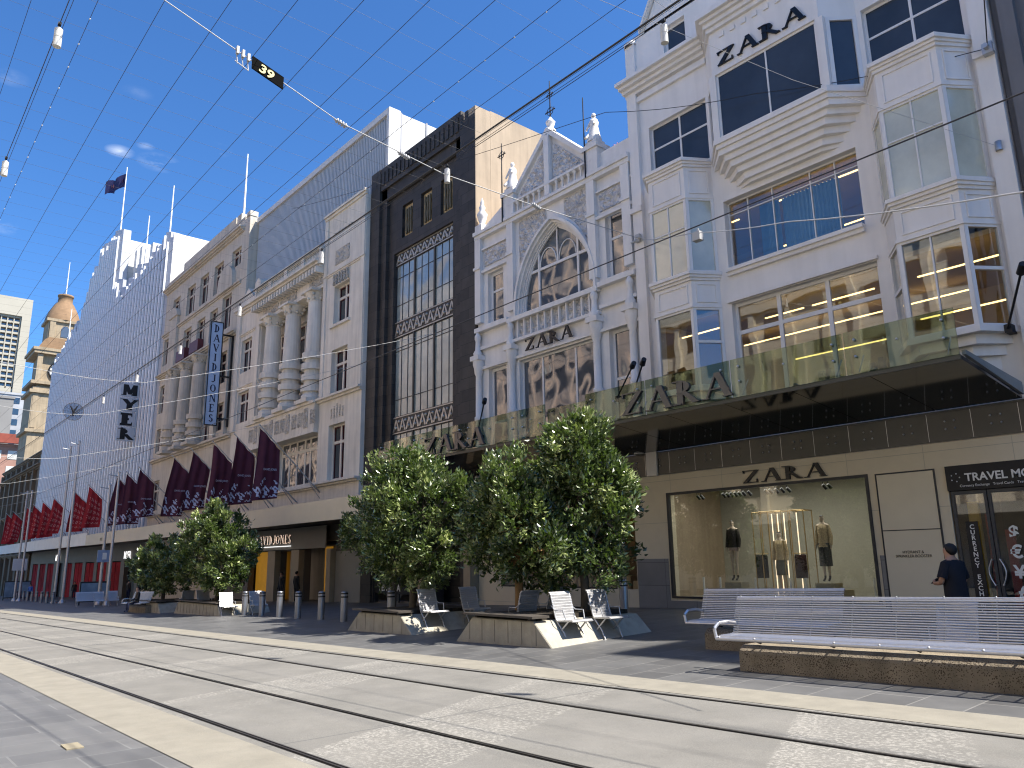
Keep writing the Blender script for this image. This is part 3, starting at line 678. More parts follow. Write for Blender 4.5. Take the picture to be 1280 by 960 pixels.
for a, c in ((ax0 - .25, ax0), (ax1, ax1 + .25)): b.quad((a, YF, 11.95), (c, YF, 11.95), (c, YF, 16.2), (a, YF, 16.2))
for a in (ax0, ax1): b.quad((a, YF, 11.95), (a, YF + .6, 11.95), (a, YF + .6, zs), (a, YF, zs))
b.quad((ax0, YF, 11.95), (ax1, YF, 11.95), (ax1, YF + .6, 11.95), (ax0, YF + .6, 11.95))
# gable
b.prism([(-24.5, 16.6), (-19.2, 16.6), (-19.2, 17.3), (-21.85, 19.75), (-24.5, 17.3)], 'Y', YF, YF + .5)
b.build('front_wall', WHITE2, GB)
# arch mouldings
b = MB()
for k, (o, w, yf) in enumerate(((.12, .06, .15), (.18, .06, .09), (.24, .06, .03), (.30, .10, -.10), (.40, .12, -.235))):
    # each order is a ring between offset o and o+w
    pts = []
    m_ = 28
    for i in range(m_ + 1):
        x = ax0 + (ax1 - ax0) * (0.5 - 0.5 * math.cos(math.pi * i / m_)); z = archz(x)
        c = (ax0 + ax1) / 2; hw = (ax1 - ax0) / 2; hh = za - zs; rr = (hw * hw + hh * hh) / (2 * hw)
        cx = ax0 + rr if x <= c else ax1 - rr
        nx, nz = (x - cx) / rr, (z - zs) / rr; ln = math.hypot(nx, nz) or 1
        pts.append((x, z, nx / ln, nz / ln))
    sg = -1 if k < 3 else 1
    # inner orders step back into the reveal, outer ones stand proud
    o0, o1 = (-(.30 - o), -(.30 - o - w) - .004) if k < 3 else (o - .30, o + w - .30)
    pp = [(ax0 + 0, 11.95, -1, 0)] + pts + [(ax1, 11.95, 1, 0)]
    for p, q in zip(pp, pp[1:]):
        A = (p[0] + p[2] * o0, p[1] + p[3] * o0); B = (q[0] + q[2] * o0, q[1] + q[3] * o0); Cc = (q[0] + q[2] * o1, q[1] + q[3] * o1); D = (p[0] + p[2] * o1, p[1] + p[3] * o1)
        y0 = YF + yf; y1 = YF + .3 if k < 3 else YF
        b.quad((A[0], y0, A[1]), (B[0], y0, B[1]), (Cc[0], y0, Cc[1]), (D[0], y0, D[1]))
        b.quad((A[0], y0, A[1]), (B[0], y0, B[1]), (B[0], y1, B[1]), (A[0], y1, A[1])); b.quad((D[0], y0, D[1]), (Cc[0], y0, Cc[1]), (Cc[0], y1, Cc[1]), (D[0], y1, D[1]))
b.build('arch_moulding', WHITE2, GB)
# arch glazing
b = MB(); gx = [ax0 + .01 + (ax1 - ax0 - .02) * (0.5 - 0.5 * math.cos(math.pi * i / 24)) for i in range(25)]
az = lambda x: archz(x, ax0 + .01, ax1 - .01, zs, za)
fr = MB()
for x in (-22.9, -20.55): fr.box(x - .05, x + .05, YF + .16, YF + .26, 11.95, az(x) + .05)
fr.box(ax0 + .15, ax1 - .15, YF + .17, YF + .25, 13.75, 13.87); fr.box(ax0 + .05, ax1 - .05, YF + .14, YF + .26, 11.95, 12.1)
fr.box(-21.78, -21.72, YF + .17, YF + .25, 13.87, az(-21.75))
for s_ in (-1, 1):  # tracery heads
    cxx = -21.75 + s_ * .58
    fr.path([(cxx + .5 * math.cos(t), YF + .2, 13.9 + .75 * math.sin(t)) for t in [math.pi * i / 10 for i in range(11)]], .03)
fo = fr.build('arch_window', FRAME_W, GB)
g = MB()
for a, c in zip(gx, gx[1:]): g.quad((a, YF + .22, 11.95), (c, YF + .22, 11.95), (c, YF + .22, az(c)), (a, YF + .22, az(a)))
g.build('glass', P_OLD, fo)
# mouldings, pilasters, friezes
b = MB()
for x in (-26.95, -24.62, -19.62, -17.8):
    w = .42; b.box(x, x + w, YF - .2, YF - .002, 12.3, 16.62)
    b.box(x - .05, x + w + .05, YF - .28, YF - .002, 16.62, 16.8); b.box(x - .04, x + w + .04, YF - .27, YF - .2, 14.9, 15.02)
for x in (-26.75, -24.42, -19.42, -17.6):
    b.lathe((x, YF - .14, 5.2), [(.2, 0), (.2, .9), (.24, 1.0), (.17, 1.15), (.15, 2.5), (.2, 2.55), (.2, 2.7), (.15, 2.75), (.14, 4.6), (.19, 4.7), (.22, 4.95), (.27, 5.1), (.27, 5.3)], 12)
    b.box(x - .3, x + .3, YF - .42, YF - .002, 10.5, 10.72)
    b.lathe((x, YF - .18, 10.72), [(.2, 0), (.22, .15), (.13, .3), (.11, .7), (.15, .8), (.15, .95), (.05, 1.15), (0, 1.3)], 8)
b.box(-26.95, -17.32, YF - .22, YF - .003, 16.42, 16.60); b.box(-26.95, -17.32, YF - .30, YF - .003, 16.601, 16.74)
b.box(-26.95, -24.6, YF - .12, YF - .004, 15.82, 15.9); b.box(-19.3, -17.32, YF - .12, YF - .004, 15.82, 15.9)
for xa, xb in ((-26.95, -24.62), (-19.2, -17.32)): b.box(xa, xb, YF - .25, YF - .004, 11.85, 12.05); b.box(xa, xb, YF - .16, YF - .004, 11.0, 11.15); b.box(xa, xb, YF - .15, YF - .004, 14.68, 14.8)
b.box(-24.6, -19.2, YF - .28, YF - .004, 11.74, 11.94); b.box(-24.6, -19.2, YF - .22, YF - .004, 10.82, 10.95)
b.box(-26.95, -17.32, YF - .12, YF - .004, 10.08, 10.2)
for i in range(11): x = -24.05 + i * .43; b.box(x, x + .07, YF - .16, YF - .005, 10.95, 11.74)
# stepped wings rising to the central gable and its coping
b.prism([(-26.95, 16.74), (-24.55, 16.74), (-24.55, 17.75), (-25.3, 17.45), (-26.1, 17.1)], 'Y', YF - .05, YF + .45)
b.prism([(-17.32, 16.74), (-17.32, 17.5), (-19.2, 17.5), (-19.2, 16.74)], 'Y', YF - .05, YF + .45)
b.prism([(-24.6, 17.2), (-24.6, 17.42), (-21.85, 20.02), (-21.85, 19.72)], 'Y', YF - .18, YF + .6); b.prism([(-19.1, 17.2), (-21.85, 19.72), (-21.85, 20.02), (-19.1, 17.42)], 'Y', YF - .18, YF + .6)
b.box(-22.0, -21.7, YF - .24, YF - .01, 16.8, 19.6)
for i in range(14):
    x = -24.3 + i * .36
    if abs(x + .1 + 21.85) < .2: continue
    b.lathe((x + .1, YF - .16, 16.76), [(.05, 0), (.05, .38), (.09, .42), (.09, .5)], 6)
b.box(-24.5, -19.2, YF - .26, YF - .003, 17.26, 17.36)
b.build('moulding', WHITE2, GB)
b = MB()
for a, c in zip(xs, xs[1:]):
    za_, zc_ = archz(a) + .42, archz(c) + .42
    if a > -24.18 and c < -19.64 and min(za_, zc_) < 16.35 and not (-22.3 < a < -21.2): b.quad((a, YF - .012, za_), (c, YF - .012, zc_), (c, YF - .012, 16.38), (a, YF - .012, 16.38))
b.box(-26.4, -24.75, YF - .05, YF - .006, 15.0, 15.78); b.box(-19.05, -17.9, YF - .05, YF - .006, 15.0, 15.78)
b.box(-24.1, -19.7, YF - .04, YF - .006, 10.98, 11.72)
for s_ in (-1, 1): b.prism([(-21.85 + s_ * .25, 17.45), (-21.85 + s_ * 2.15, 17.45), (-21.85 + s_ * .25, 19.2)], 'Y', YF - .06, YF - .004)
split_build(b, 'carved_panel', ORN, GB)
# statues and spires on pedestals
def statue(x, label):
    t = thing('statue', label, 'statue', (x, YF + .05, 17.4))
    b = MB(); b.box(x - .36, x + .36, YF - .25, YF + .4, 16.74, 17.75); b.box(x - .44, x + .44, YF - .33, YF + .48, 17.75, 17.95); b.box(x - .3, x + .3, YF - .2, YF + .32, 17.951, 18.15); b.build('pedestal', WHITE2, t)
    b = MB(); z = 18.15; b.lathe((x, YF + .05, z), [(.3, 0), (.3, .12), (.24, .3), (.2, .55), (.17, .72), (.2, .9), (.16, 1.02), (.06, 1.07), (.05, 1.1), (.09, 1.16), (.1, 1.24), (.07, 1.32), (0, 1.36)], 10)
    b.tube((x - .15, YF, z + .95), (x - .28, YF - .12, z + .6), .06, .04, 6); b.tube((x + .15, YF, z + .95), (x + .2, YF - .2, z + .7), .06, .04, 6); b.tube((x - .1, YF - .1, z + .35), (x - .15, YF - .32, z + .12), .1, .07, 6)
    b.build('figure', WHITE2, t)
statue(-24.4, 'white stone statue at the left foot of the gable'); statue(-19.25, 'white stone statue at the right foot of the gable')
def spire(name, x, y, z0, z1, arms, label, m=None):
    t = thing(name, label, 'finial', (x, y, z0)); b = MB(); m = m or BLACK
    b.tube((x, y, z0), (x, y, z1), .036, .02, 6)
    for z, r in arms:
        b.tube((x - r, y, z), (x + r, y, z), .026, n=5); b.tube((x, y, z - r), (x, y, z + r), .03, n=5); b.path([(x + r * .7 * math.cos(q * math.pi / 4), y, z + r * .7 * math.sin(q * math.pi / 4)) for q in range(9)], .015, 4)
        for s_ in (-1, 1): b.ball((x + s_ * r, y, z), .035, 6); b.tube((x + s_ * r * .5, y, z - r * .4), (x + s_ * r * .9, y, z + r * .4), .012, n=4)
    b.build('iron_rod', m, t); return t
t = spire('iron_finial', -21.85, YF + .1, 20.0, 22.4, ((20.9, .28), (21.7, .2)), 'tall ornate iron cross on the gable peak')
b = MB(); b.lathe((-21.85, YF + .1, 19.85), [(.26, 0), (.2, .15), (.12, .25), (.2, .42), (.22, .5), (.12, .62), (0, .8)], 10); b.build('stone_base', WHITE2, t)
spire('iron_rod_finial', -24.75, YF - .3, 16.6, 20.5, ((19.9, .25),), 'thin iron cross in front of the left statue')
spire('iron_rod_finial', -19.5, YF - .3, 16.6, 20.2, (), 'dark twisted iron rod beside the right statue')
t = thing('stone_urn', 'white stone urn finial on the left corner of the gothic front', 'finial', (-26.6, YF, 16.8))
b = MB(); b.box(-26.85, -26.35, YF - .25, YF + .25, 16.8, 17.1); b.lathe((-26.6, YF, 17.1), [(.24, 0), (.12, .15), (.22, .4), (.26, .6), (.12, .8), (.16, .95), (.08, 1.1), (.1, 1.2), (0, 1.5)], 10); b.build('urn', WHITE2, t)
# windows of the gothic front
for x0, x1, z0, z1, hz in ((-26.2, -25.1, 12.1, 14.6, (13.7,)), (-18.85, -17.75, 12.1, 14.9, (13.8,)), (-26.2, -24.95, 6.2, 10.05, (7.6,)), (-18.9, -17.75, 6.2, 10.1, (8.2,))):
    window(GB, x0, x1, z0, z1, YF + .2, (), hz, FRAME_W, P_OLD, .13, mw=.1)
window(GB, -24.1, -19.75, 6.2, 10.0, YF + .2, (-22.85, -20.9), (), FRAME_W, P_OLD, .08, mw=.09)
b = MB()
for x0, x1, z0 in ((-26.3, -25.0, 11.9), (-18.95, -17.65, 11.9)): b.box(x0, x1, YF - .2, YF - .006, z0 + .16, z0 + .2)
split_build(b, 'sill', WHITE2, GB)
# ground floor under the gothic front
b = MB(); wall(b, -26.95, -18.92, -1, 5.2, YF - .05, [(-25.4, -18.98, .6, 3.35)], .4); b.build('shopfront', SHOPST, GB)
b = MB(); b.box(-27.45, -26.97, YF - .5, YF + .3, -1, 4.6); split_build(b, 'pillar', mat('tan_pillar', (.36, .29, .20), .5, .1), GB)
f = window(GB, -25.4, -18.98, .6, 3.35, YF - .02, (-21.9,), (), FRAME_D, G_SHOP, .06)
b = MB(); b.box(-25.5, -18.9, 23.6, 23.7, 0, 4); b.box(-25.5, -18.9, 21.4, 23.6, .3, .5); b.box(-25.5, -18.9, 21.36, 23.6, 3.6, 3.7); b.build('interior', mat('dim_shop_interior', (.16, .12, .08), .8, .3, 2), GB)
b = MB()
for i in range(16):
    x = -25.1 + i * .4; hgt = .35 + .25 * ((i * 7) % 5) / 4
    b.box(x, x + .3, 21.9, 22.2, .5, .5 + hgt)
b.build('display_boxes', mat('pale_timber_boxes', (.5, .38, .22), .6, .3, 3), GB)
b = MB(); 
for i in range(6): b.box(-25 + i * 1.05, -24.4 + i * 1.05, 22.4, 22.46, 3.45, 3.5)
split_build(b, 'light_strip', STRIP, GB)

# ---- black art deco tower -----------------------------------------
BB = thing('art_deco_building', 'tall black tiled tower with leaded windows and zigzag bands', 'building', (-32, YF, 0))
b = MB()
hz_ = [(-34.9, -29.3, 5.6, 18.45)] + [(x, x + 1.05, 19.15, 21.1) for x in (-34.1, -32.25, -30.4)]
wall(b, -36.0, -28.2, 4.4, 21.9, YF + .25, hz_, .35)
b.box(-37.0, -36.0, YF - .12, YF + 1, -1, 24.0); b.box(-28.2, -27.02, YF - .12, YF + 1, -1, 23.3)
b.box(-36.0, -35.45, YF + .05, YF + .6, 4.4, 22.6); b.box(-28.75, -28.2, YF + .05, YF + .6, 4.4, 22.6)
b.box(-36.0, -28.2, YF + .05, YF + .8, 21.9, 22.6); b.box(-36.0, -28.2, YF - .08, YF + .8, 22.601, 24.0)
for i in range(22): x = -36.6 + i * .42; b.box(x, x + .24, YF - .135, YF - .075, 22.9, 23.7)
b.build('tiled_front', BLACKST, BB)
b = MB(); b.box(-36.95, -27.1, YF + 1.0, YF + 12, -1, 22.9)
b.build('body', BLACKST, BB)
b = MB(); b.box(-28.4, -26.97, YF + .85, YF + 4.4, -1, 23.75); b.prism([(YF + 4.4, -1), (YF + 12, -1), (YF + 12, 23.2), (YF + 4.4, 23.6)], 'X', -28.38, -26.975)
b.box(-27.9, -26.972, YF - .10, YF + .84, 16.2, 23.7)
b.build('side_wall', BEIGE, BB)
ZIG = mat('silver_zigzag', (.42, .40, .36), .4, .2, 6, metal=.5)
PINK = mat('gold_mosaic', (.42, .30, .14), .4, .5, 6)
rows = ((5.6, 8.25), (9.15, 13.55), (14.45, 17.75))
for z0, z1 in rows:
    vx = [-34.9 + 5.6 * k / 9 for k in range(1, 9)]
    f = window(BB, -34.9, -29.3, z0, z1, YF + .45, vx, (z0 + .55 * (z1 - z0 > 3) + .4, z1 - .75), FRAME_D, P_LEAD, .05, mw=.035)
    b = MB()
    for k in (3, 6): x = -34.9 + 5.6 * k / 9; b.box(x - .06, x + .06, YF + .40, YF + .449, z0, z1)
    b.build('mullion', mat('bronze_mullion', (.06, .055, .045), .5, .1), f)
for z0, z1 in ((8.25, 9.15), (13.55, 14.45), (17.75, 18.45)):
    b = MB(); b.box(-34.9, -29.3, YF + .42, YF + .55, z0, z1)
    s_ = b.build('spandrel', mat('dark_spandrel', (.05, .045, .04), .5, .2, 4), BB)
    b = MB(); n = 9; w = 5.6 / n; zc = (z0 + z1) / 2; hh = (z1 - z0) * .36
    for i in range(n):
        x = -34.9 + i * w
        e = .03 + (i % 2) * .002
        b.prism([(x, zc - hh), (x + .13, zc - hh), (x + w / 2 + .065, zc + hh - .06), (x + w / 2, zc + hh), (x + w / 2 - .065, zc + hh - .06)], 'Y', YF + .42 - e, YF + .419)
        b.prism([(x + w / 2 + .0, zc + hh - .0), (x + w / 2 + .1, zc + hh - .1), (x + w, zc - hh + .1), (x + w, zc - hh), (x + w - .13, zc - hh)], 'Y', YF + .42 - e - .006, YF + .4185)
        b.ball((x + w / 2, YF + .40, zc - hh * .45), .09, 8); b.ball((x + w, YF + .40, zc + hh * .55), .09, 8)
    b.box(-34.9, -29.3, YF + .39, YF + .418, z0 + .001, z0 + .06); b.box(-34.9, -29.3, YF + .39, YF + .418, z1 - .06, z1 - .001)
    b.build('zigzag', ZIG, s_)
for x in (-34.1, -32.25, -30.4):
    f = window(BB, x, x + 1.05, 19.15, 21.1, YF + .38, (), (), FRAME_D, PINK, .05)
    b = MB()
    for k in range(3): b.lathe((x + .3 + .22 * k, YF + .36, 19.35), [(.05, 0), (.09, .5), (.05, .9), (.09, 1.2), (.04, 1.5)], 6)
    b.build('ornament', mat('dark_gold_ornament', (.12, .09, .04), .4, .3), f)
# entries below
b = MB(); wall(b, -37.0, -27.45, -1, 4.4, YF, [(-35.9, -31.35, -1, 2.9), (-30.3, -27.7, -1, 2.9)], .5); b.build('shopfront', mat('dark_shop_fascia', (.05, .047, .045), .4, .1), BB)
b = MB(); b.box(-31.3, -30.35, YF - .3, YF + .3, -1, 4.0); b.box(-36.9, -36.1, YF - .1, YF + .3, -1, 3.3); split_build(b, 'pillar', mat('tan_pillar', (.36, .29, .20)), BB)
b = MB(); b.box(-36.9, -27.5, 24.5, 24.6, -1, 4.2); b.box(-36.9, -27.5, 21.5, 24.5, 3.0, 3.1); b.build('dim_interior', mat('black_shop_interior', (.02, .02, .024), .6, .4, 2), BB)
f = window(BB, -35.9, -31.35, -.6, 2.9, YF + .1, (-33.6,), (.75,), FRAME_D, G_SHOP, .07)
SS = thing('shop_sign', 'white SEPHORA letters on the black shop window under the tree', 'sign', (-34, YF, 0))
b = MB(); b.box(-35.8, -31.4, YF + .03, YF + .07, .12, .72); b.build('sign_board', BLACK, SS)
text(SS, 'SEPHORA', -35.3, .25, YF + .02, .46, LETW, bold=.008, sx=1.0)
b = MB(); b.box(-34.6, -33.0, YF + 1.2, YF + 1.25, .9, 2.5); b.build('advertising_screen', mat('blue_poster', (.04, .09, .22), .4, .8, 3, emit=(.08, .16, .42), estr=.5), BB)

# ---- baroque store ------------------------------------------------
DJ = thing('department_store', 'cream baroque department store with giant banded columns and balcony', 'building', (-47, YF, 0))
b = MB()
H1 = [(-40.75, -38.85, 15.62, 18.1), (-40.8, -38.85, 11.3, 14.05), (-40.8, -38.85, 6.3, 9.5), (-56.3, -54.35, 15.7, 18.25), (-56.4, -54.35, 11.85, 14.2), (-56.3, -54.3, 6.3, 9.4), (-48.4, -42.15, 6.3, 9.4)]
H2 = [(-52.3 + i * 3.42, -52.3 + i * 3.42 + 2.5, z0, z1) for i in range(3) for z0, z1 in ((14.75, 17.6), (11.4, 13.4))]
wall(b, -57.3, -52.6, 4.4, 21.0, YF, [h for h in H1 if h[0] < -52], .4)
wall(b, -42.15, -37.05, 4.4, 22.85, YF - .35, [h for h in H1 if h[0] > -42], .75)
wall(b, -52.6, -42.15, 9.4, 20.2, YF + .7, [(-52.2, -50.0, 14.75, 17.6), (-52.2, -50.0, 11.4, 13.4), (-48.75, -46.0 + .3, 14.75, 17.6), (-48.75, -45.7, 11.4, 13.4), (-45.0, -42.5, 14.75, 17.6), (-45.0, -42.5, 11.4, 13.4)], .4)
wall(b, -52.6, -42.15, 4.4, 9.42, YF, [(-52.3, -49.3, 6.3, 9.4 - .02), (-48.4, -42.3, 6.3, 9.38)], .4)
b.box(-52.6, -42.15, YF + .02, YF + .75, 9.3, 9.40)
b.build('front_wall', CREAM, DJ)
b = MB(); b.box(-57.2, -37.05, YF + 1.3, YF + 14, -2, 21.5); b.build('body', CREAM_D, DJ)
b = MB()
# entablature
b.box(-52.6, -42.15, YF - .3, YF + .7, 18.6, 19.7)
cornice(b, -52.8, -42.3, YF - .3, 19.7, .55, .75, steps=4)
for i in range(24): x = -52.6 + i * .44; b.box(x, x + .22, YF - .9, YF - .32, 19.45, 19.84)
# balustrade
b.box(-52.6, -42.2, YF - .75, YF - .45, 20.26, 20.4); b.box(-52.6, -42.2, YF - .78, YF - .42, 21.05, 21.25)
for i in range(44):
    x = -52.4 + i * .235
    if (i % 11) in (0, 10): b.box(x, x + .235, YF - .74, YF - .46, 20.4, 21.05)
    else: b.lathe((x + .1, YF - .6, 20.4), [(.07, 0), (.09, .2), (.05, .45), (.07, .65)], 6)
# tower mouldings
for z, h, d in ((18.9, .18, .12), (11.02, .26, .3), (22.85, .3, .2), (6.0, .22, .35)): cornice(b, -42.15, -37.05, YF - .352, z, h, d, steps=2)
for x in (-42.15, -37.5): b.box(x, x + .4, YF - .42, YF - .353, 11.3, 22.8)
b.box(-41.0, -38.6, YF - .5, YF - .353, 15.44, 15.6); b.box(-41.0, -38.6, YF - .48, YF - .353, 11.15, 11.29)
cornice(b, -57.3, -52.6, YF - .002, 20.4, .5, .4, steps=3); cornice(b, -57.3, -52.6, YF - .002, 14.4, .25, .12, steps=2); cornice(b, -57.3, -52.6, YF - .002, 18.6, .2, .12, steps=2)
for x in (-57.25, -53.4): b.box(x, x + .7, YF - .15, YF - .003, 11.3, 20.4)
cornice(b, -57.3, -42.15, YF - .003, 6.0, .2, .3, steps=2)
b.prism([(-53.6, 20.9), (-52.6, 20.9), (-52.6, 22.1), (-53.1, 22.4), (-53.6, 22.1)], 'Y', YF - .3, YF + .4); b.prism([(-57.2, 20.9), (-53.7, 20.9), (-55.4, 22.3)], 'Y', YF - .1, YF + .3)
for zz in (21.6, 22.1):
    for k in range(6): b.box(-40.9 + k * .4, -40.7 + k * .4, YF - .36, YF - .353, zz - .5, zz + .05)
b.build('moulding', CREAM, DJ)
# balcony
b = MB(); b.box(-52.7, -42.2, YF - .62, YF + .02, 9.42, 11.1); b.box(-52.8, -42.15, YF - .74, YF + .02, 11.1, 11.28); b.box(-52.75, -42.18, YF - .68, YF - .02, 9.30, 9.42)
bl = b.build('balcony', CREAM, DJ)
b = MB()
for i in range(12):
    x = -52.2 + i * .86
    if i % 3 == 1: b.box(x, x + .55, YF - .66, YF - .622, 9.7, 10.9)
    else:
        for k in range(5): b.box(x + k * .15, x + k * .15 + .08, YF - .64, YF - .622, 9.85, 10.75)
b.build('grille', CREAM_O, bl)
# giant columns
def column(par, x, y, z0, z1, r, banded, m=CREAM, name='column'):
    b = MB(); n = 20; prof = [(r * 1.25, 0), (r * 1.25, .25), (r * 1.1, .35), (r, .5)]
    b.box(x - r * 1.45, x + r * 1.45, y - r * 1.45, y + r * 1.45, z0 - .25, z0)
    zb = z0 + banded
    zz = z0 + .5; k = 0
    while zz < zb:
        if k % 2 == 0: prof += [(r * 1.32, zz - z0), (r * 1.32, zz - z0 + .38), (r, zz - z0 + .39)]
        else: prof += [(r, zz - z0), (r, zz - z0 + .3)]
        zz += .4 if k % 2 == 0 else .3; k += 1
    ht = z1 - z0
    prof += [(r * .99, ht * .55), (r * .88, ht - .75), (r * .95, ht - .7), (r * .85, ht - .62), (r * 1.0, ht - .5), (r * 1.3, ht - .15)]
    q0 = len(b.sm); b.lathe((x, y, z0), prof, n); b.sm[q0:] = [False] * (len(b.sm) - q0); b.box(x - r * 1.35, x + r * 1.35, y - r * 1.35, y + r * 1.35, z1 - .15, z1)
    for a in range(4):
        t = a * math.pi / 2 + math.pi / 4; b.ball((x + math.cos(t) * r * 1.25, y + math.sin(t) * r * 1.25, z1 - .3), .13, 6)
    for a in range(8): t = a * math.pi / 4; b.ball((x + math.cos(t) * r * 1.0, y + math.sin(t) * r * 1.0, z1 - .55), .1, 6)
    return b.build(name, m, par)
for x in (-50.2, -47.0, -43.6): column(DJ, x, YF - .1, 11.5, 18.6, .58, 2.9)
for x0 in (-51.6, -48.75, -44.3):
    b = MB(); b.box(x0, x0 + 2.5 if x0 < -45 else x0 + 2.0, YF - .34, YF - .302, 18.85, 19.4); split_build(b, 'frieze_panel', CREAM_O, DJ)
def dj_window(par, x0, x1, z0, z1, y, shade=None, hz=None, vx=None):
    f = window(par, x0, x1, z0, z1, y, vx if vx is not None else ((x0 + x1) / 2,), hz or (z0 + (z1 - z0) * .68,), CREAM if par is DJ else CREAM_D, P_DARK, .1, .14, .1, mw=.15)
    b = MB(); xm = (x0 + x1) / 2
    for a, c in ((x0 + .1, xm - .07), (xm + .07, x1 - .1)):
        for za, zb in ((z0 + .1, z0 + (z1 - z0) * .68 - .07), (z0 + (z1 - z0) * .68 + .07, z1 - .1)):
            for u in ((a, a + .05, za, zb), (c - .05, c, za, zb), (a + .05, c - .05, zb - .05, zb), (a + .05, c - .05, za, za + .05)): b.box(u[0], u[1], y + .06, y + .095, u[2], u[3])
    b.build('sash', FRAME_R, f)
for h in H1:
    if h[0] < -48.5 or h[0] > -42: dj_window(DJ, *h, (YF - .05) if h[0] > -42 else YF + .2)
for x0, x1 in ((-52.2, -50.0), (-48.75, -45.7), (-45.0, -42.5)):
    for z0, z1 in ((14.75, 17.6), (11.4, 13.4)): dj_window(DJ, x0, x1, z0, z1, YF + .9)
window(DJ, -52.3, -49.3, 6.3, 9.38, YF + .2, (-50.8,), (8.5,), CREAM, P_DARK, .15, mw=.2)
window(DJ, -48.4, -42.3, 6.3, 9.38, YF + .2, (-47.2, -46.1, -44.95, -44.2, -43.0), (8.55,), CREAM, P_OLD, .18, mw=.2)
b = MB()
for (x0, x1, y) in ((-40.8, -38.9, YF - .37),):
    b.box(x0 + .1, x1 - .1, y - .02, y + .02, 19.45, 20.4)
    for k in range(5): b.box(x0 + .2 + k * .34, x0 + .36 + k * .34, y, y + .015, 9.85, 10.45 + .12 * (2 - abs(k - 2)))
    for k in range(6): b.box(x0 + .05 + k * .34, x0 + .16 + k * .34, y - .12, y + .015, 18.15, 18.8)
b.build('ornament', CREAM_O, DJ)
# roof screen
SC = thing('roof_screen', 'pale blue-grey louvred roof screen above the baroque store', 'screen', (-46, YF + .6, 21.5))
b = MB(); b.box(-56.0, -36.45, YF + .95, YF + 1.1, 20.8, 28.1); b.build('backing_panel', mat('screen_backing', (.27, .30, .34), .6, .05), SC)
b = MB()
for i in range(98): x = -55.95 + i * .2; b.box(x, x + .05, YF + .62, YF + .94, 20.8, 28.08)
b.build('louvres', mat('screen_louvre', (.60, .62, .65), .5, .05), SC)
b = MB(); b.box(-56.1, -36.2, YF + .5, YF + 1.3, 28.1, 28.5); b.box(-36.44, -36.2, YF + .5, YF + 1.3, 20.8, 28.1); b.build('frame', FLUTE_L, SC)
b = MB(); b.box(-36.44, -36.3, YF + 1.3, YF + 10, 20, 28.4); b.box(-56.1, -36.45, YF + 1.31, YF + 10, 28.1, 28.3); b.build('return_panel', FLUTE_L, SC)
b = MB(); 
for y in (YF + 1.32, YF + 3.2, YF + 5.1): b.box(-36.29, -36.25, y, y + .12, 20, 28.45)
split_build(b, 'corner_post', mat('grey_post', (.3, .3, .32), .5, .05), SC)
# DJ ground floor
b = MB(); wall(b, -57.3, -37.02, -2, 4.4, YF, [(-52.4, -48.6, -2, 2.45), (-47.3, -45.2, -2, 2.4), (-43.9, -40.0, -2, 2.9)], .4); b.build('shopfront', mat('grey_brown_stone', (.12, .105, .09), .6, .12, 1), DJ)
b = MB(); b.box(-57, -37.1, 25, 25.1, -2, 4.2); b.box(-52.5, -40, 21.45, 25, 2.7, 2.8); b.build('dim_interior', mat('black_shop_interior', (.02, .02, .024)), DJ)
b = MB(); b.box(-52.3, -48.7, 21.5, 21.6, -1.5, 2.44); b.box(-42.3, -41.5, 21.5, 21.6, -1.5, 2.6); split_build(b, 'yellow_wall', mat('glowing_ochre_wall', (.42, .22, .02), .6, .25, 1, emit=(.5, .24, .02), estr=.18), DJ)  # faint glow added to the wall colour, no lamp here
b = MB(); b.box(-39.9, -37.1, YF - .08, YF - .004, -1.2, 2.3); b.build('hoarding', mat('grey_hoarding', (.27, .265, .245), .5, .05), DJ)
b = MB()
for x0, x1 in ((-48.5, -47.4), (-45.1, -44.0), (-40.5, -40.0)): b.box(x0, x1, YF - .35, YF - .005, -1.5, 2.45)
split_build(b, 'pillar', mat('tan_pillar', (.36, .29, .20)), DJ)
b = MB(); b.box(-52.8, -40.5, YF - .42, YF - .36, 2.5, 3.75); b.build('fascia', mat('taupe_fascia', (.25, .23, .20), .5, .06), DJ)
serifsign('shop_sign', 'chrome DAVIDJONES letters over the store entrance', 'DAVIDJONES', -50.4, -44.9, 2.85, .55, YF - .46, mat('polished_chrome', (.75, .75, .75), .15, .05, metal=1), .08)
b = MB(); b.box(-50.2, -44.9, YF - .5, YF - .47, 2.68, 2.73); t = split_build(b, 'light_strip', SIGNL, DJ)
# canopy of the stores
def slab_canopy(x0, x1, z0, z1, yo, m, label):
    t = thing('street_canopy', label, 'canopy', ((x0 + x1) / 2, 19, z0))
    b = MB(); b.box(x0, x1, yo, yo + .12, z0, z1); b.build('fascia', m, t)
    b = MB(); b.box(x0, x1, yo + .12, YF - .06, z0 + .15, z0 + .35); b.build('soffit', mat('dark_soffit', (.06, .055, .05), .7, .1), t)
    return t
ct = slab_canopy(-84.0, -29.3, 3.66, 4.66, 17.5, mat('cream_fascia', (.56, .50, .38), .5, .05, 1), 'long plain cream canopy edge under the maroon banners')
text(ct, 'MYER', -78.5, 3.95, 17.49, .4, mat('faint_gold', (.33, .28, .17), .5, .05))
ct = slab_canopy(-140, -84.05, 3.7, 4.9, 17.6, mat('white_fascia', (.66, .66, .66), .5, .06, 1), 'white canopy edge below the red banners')

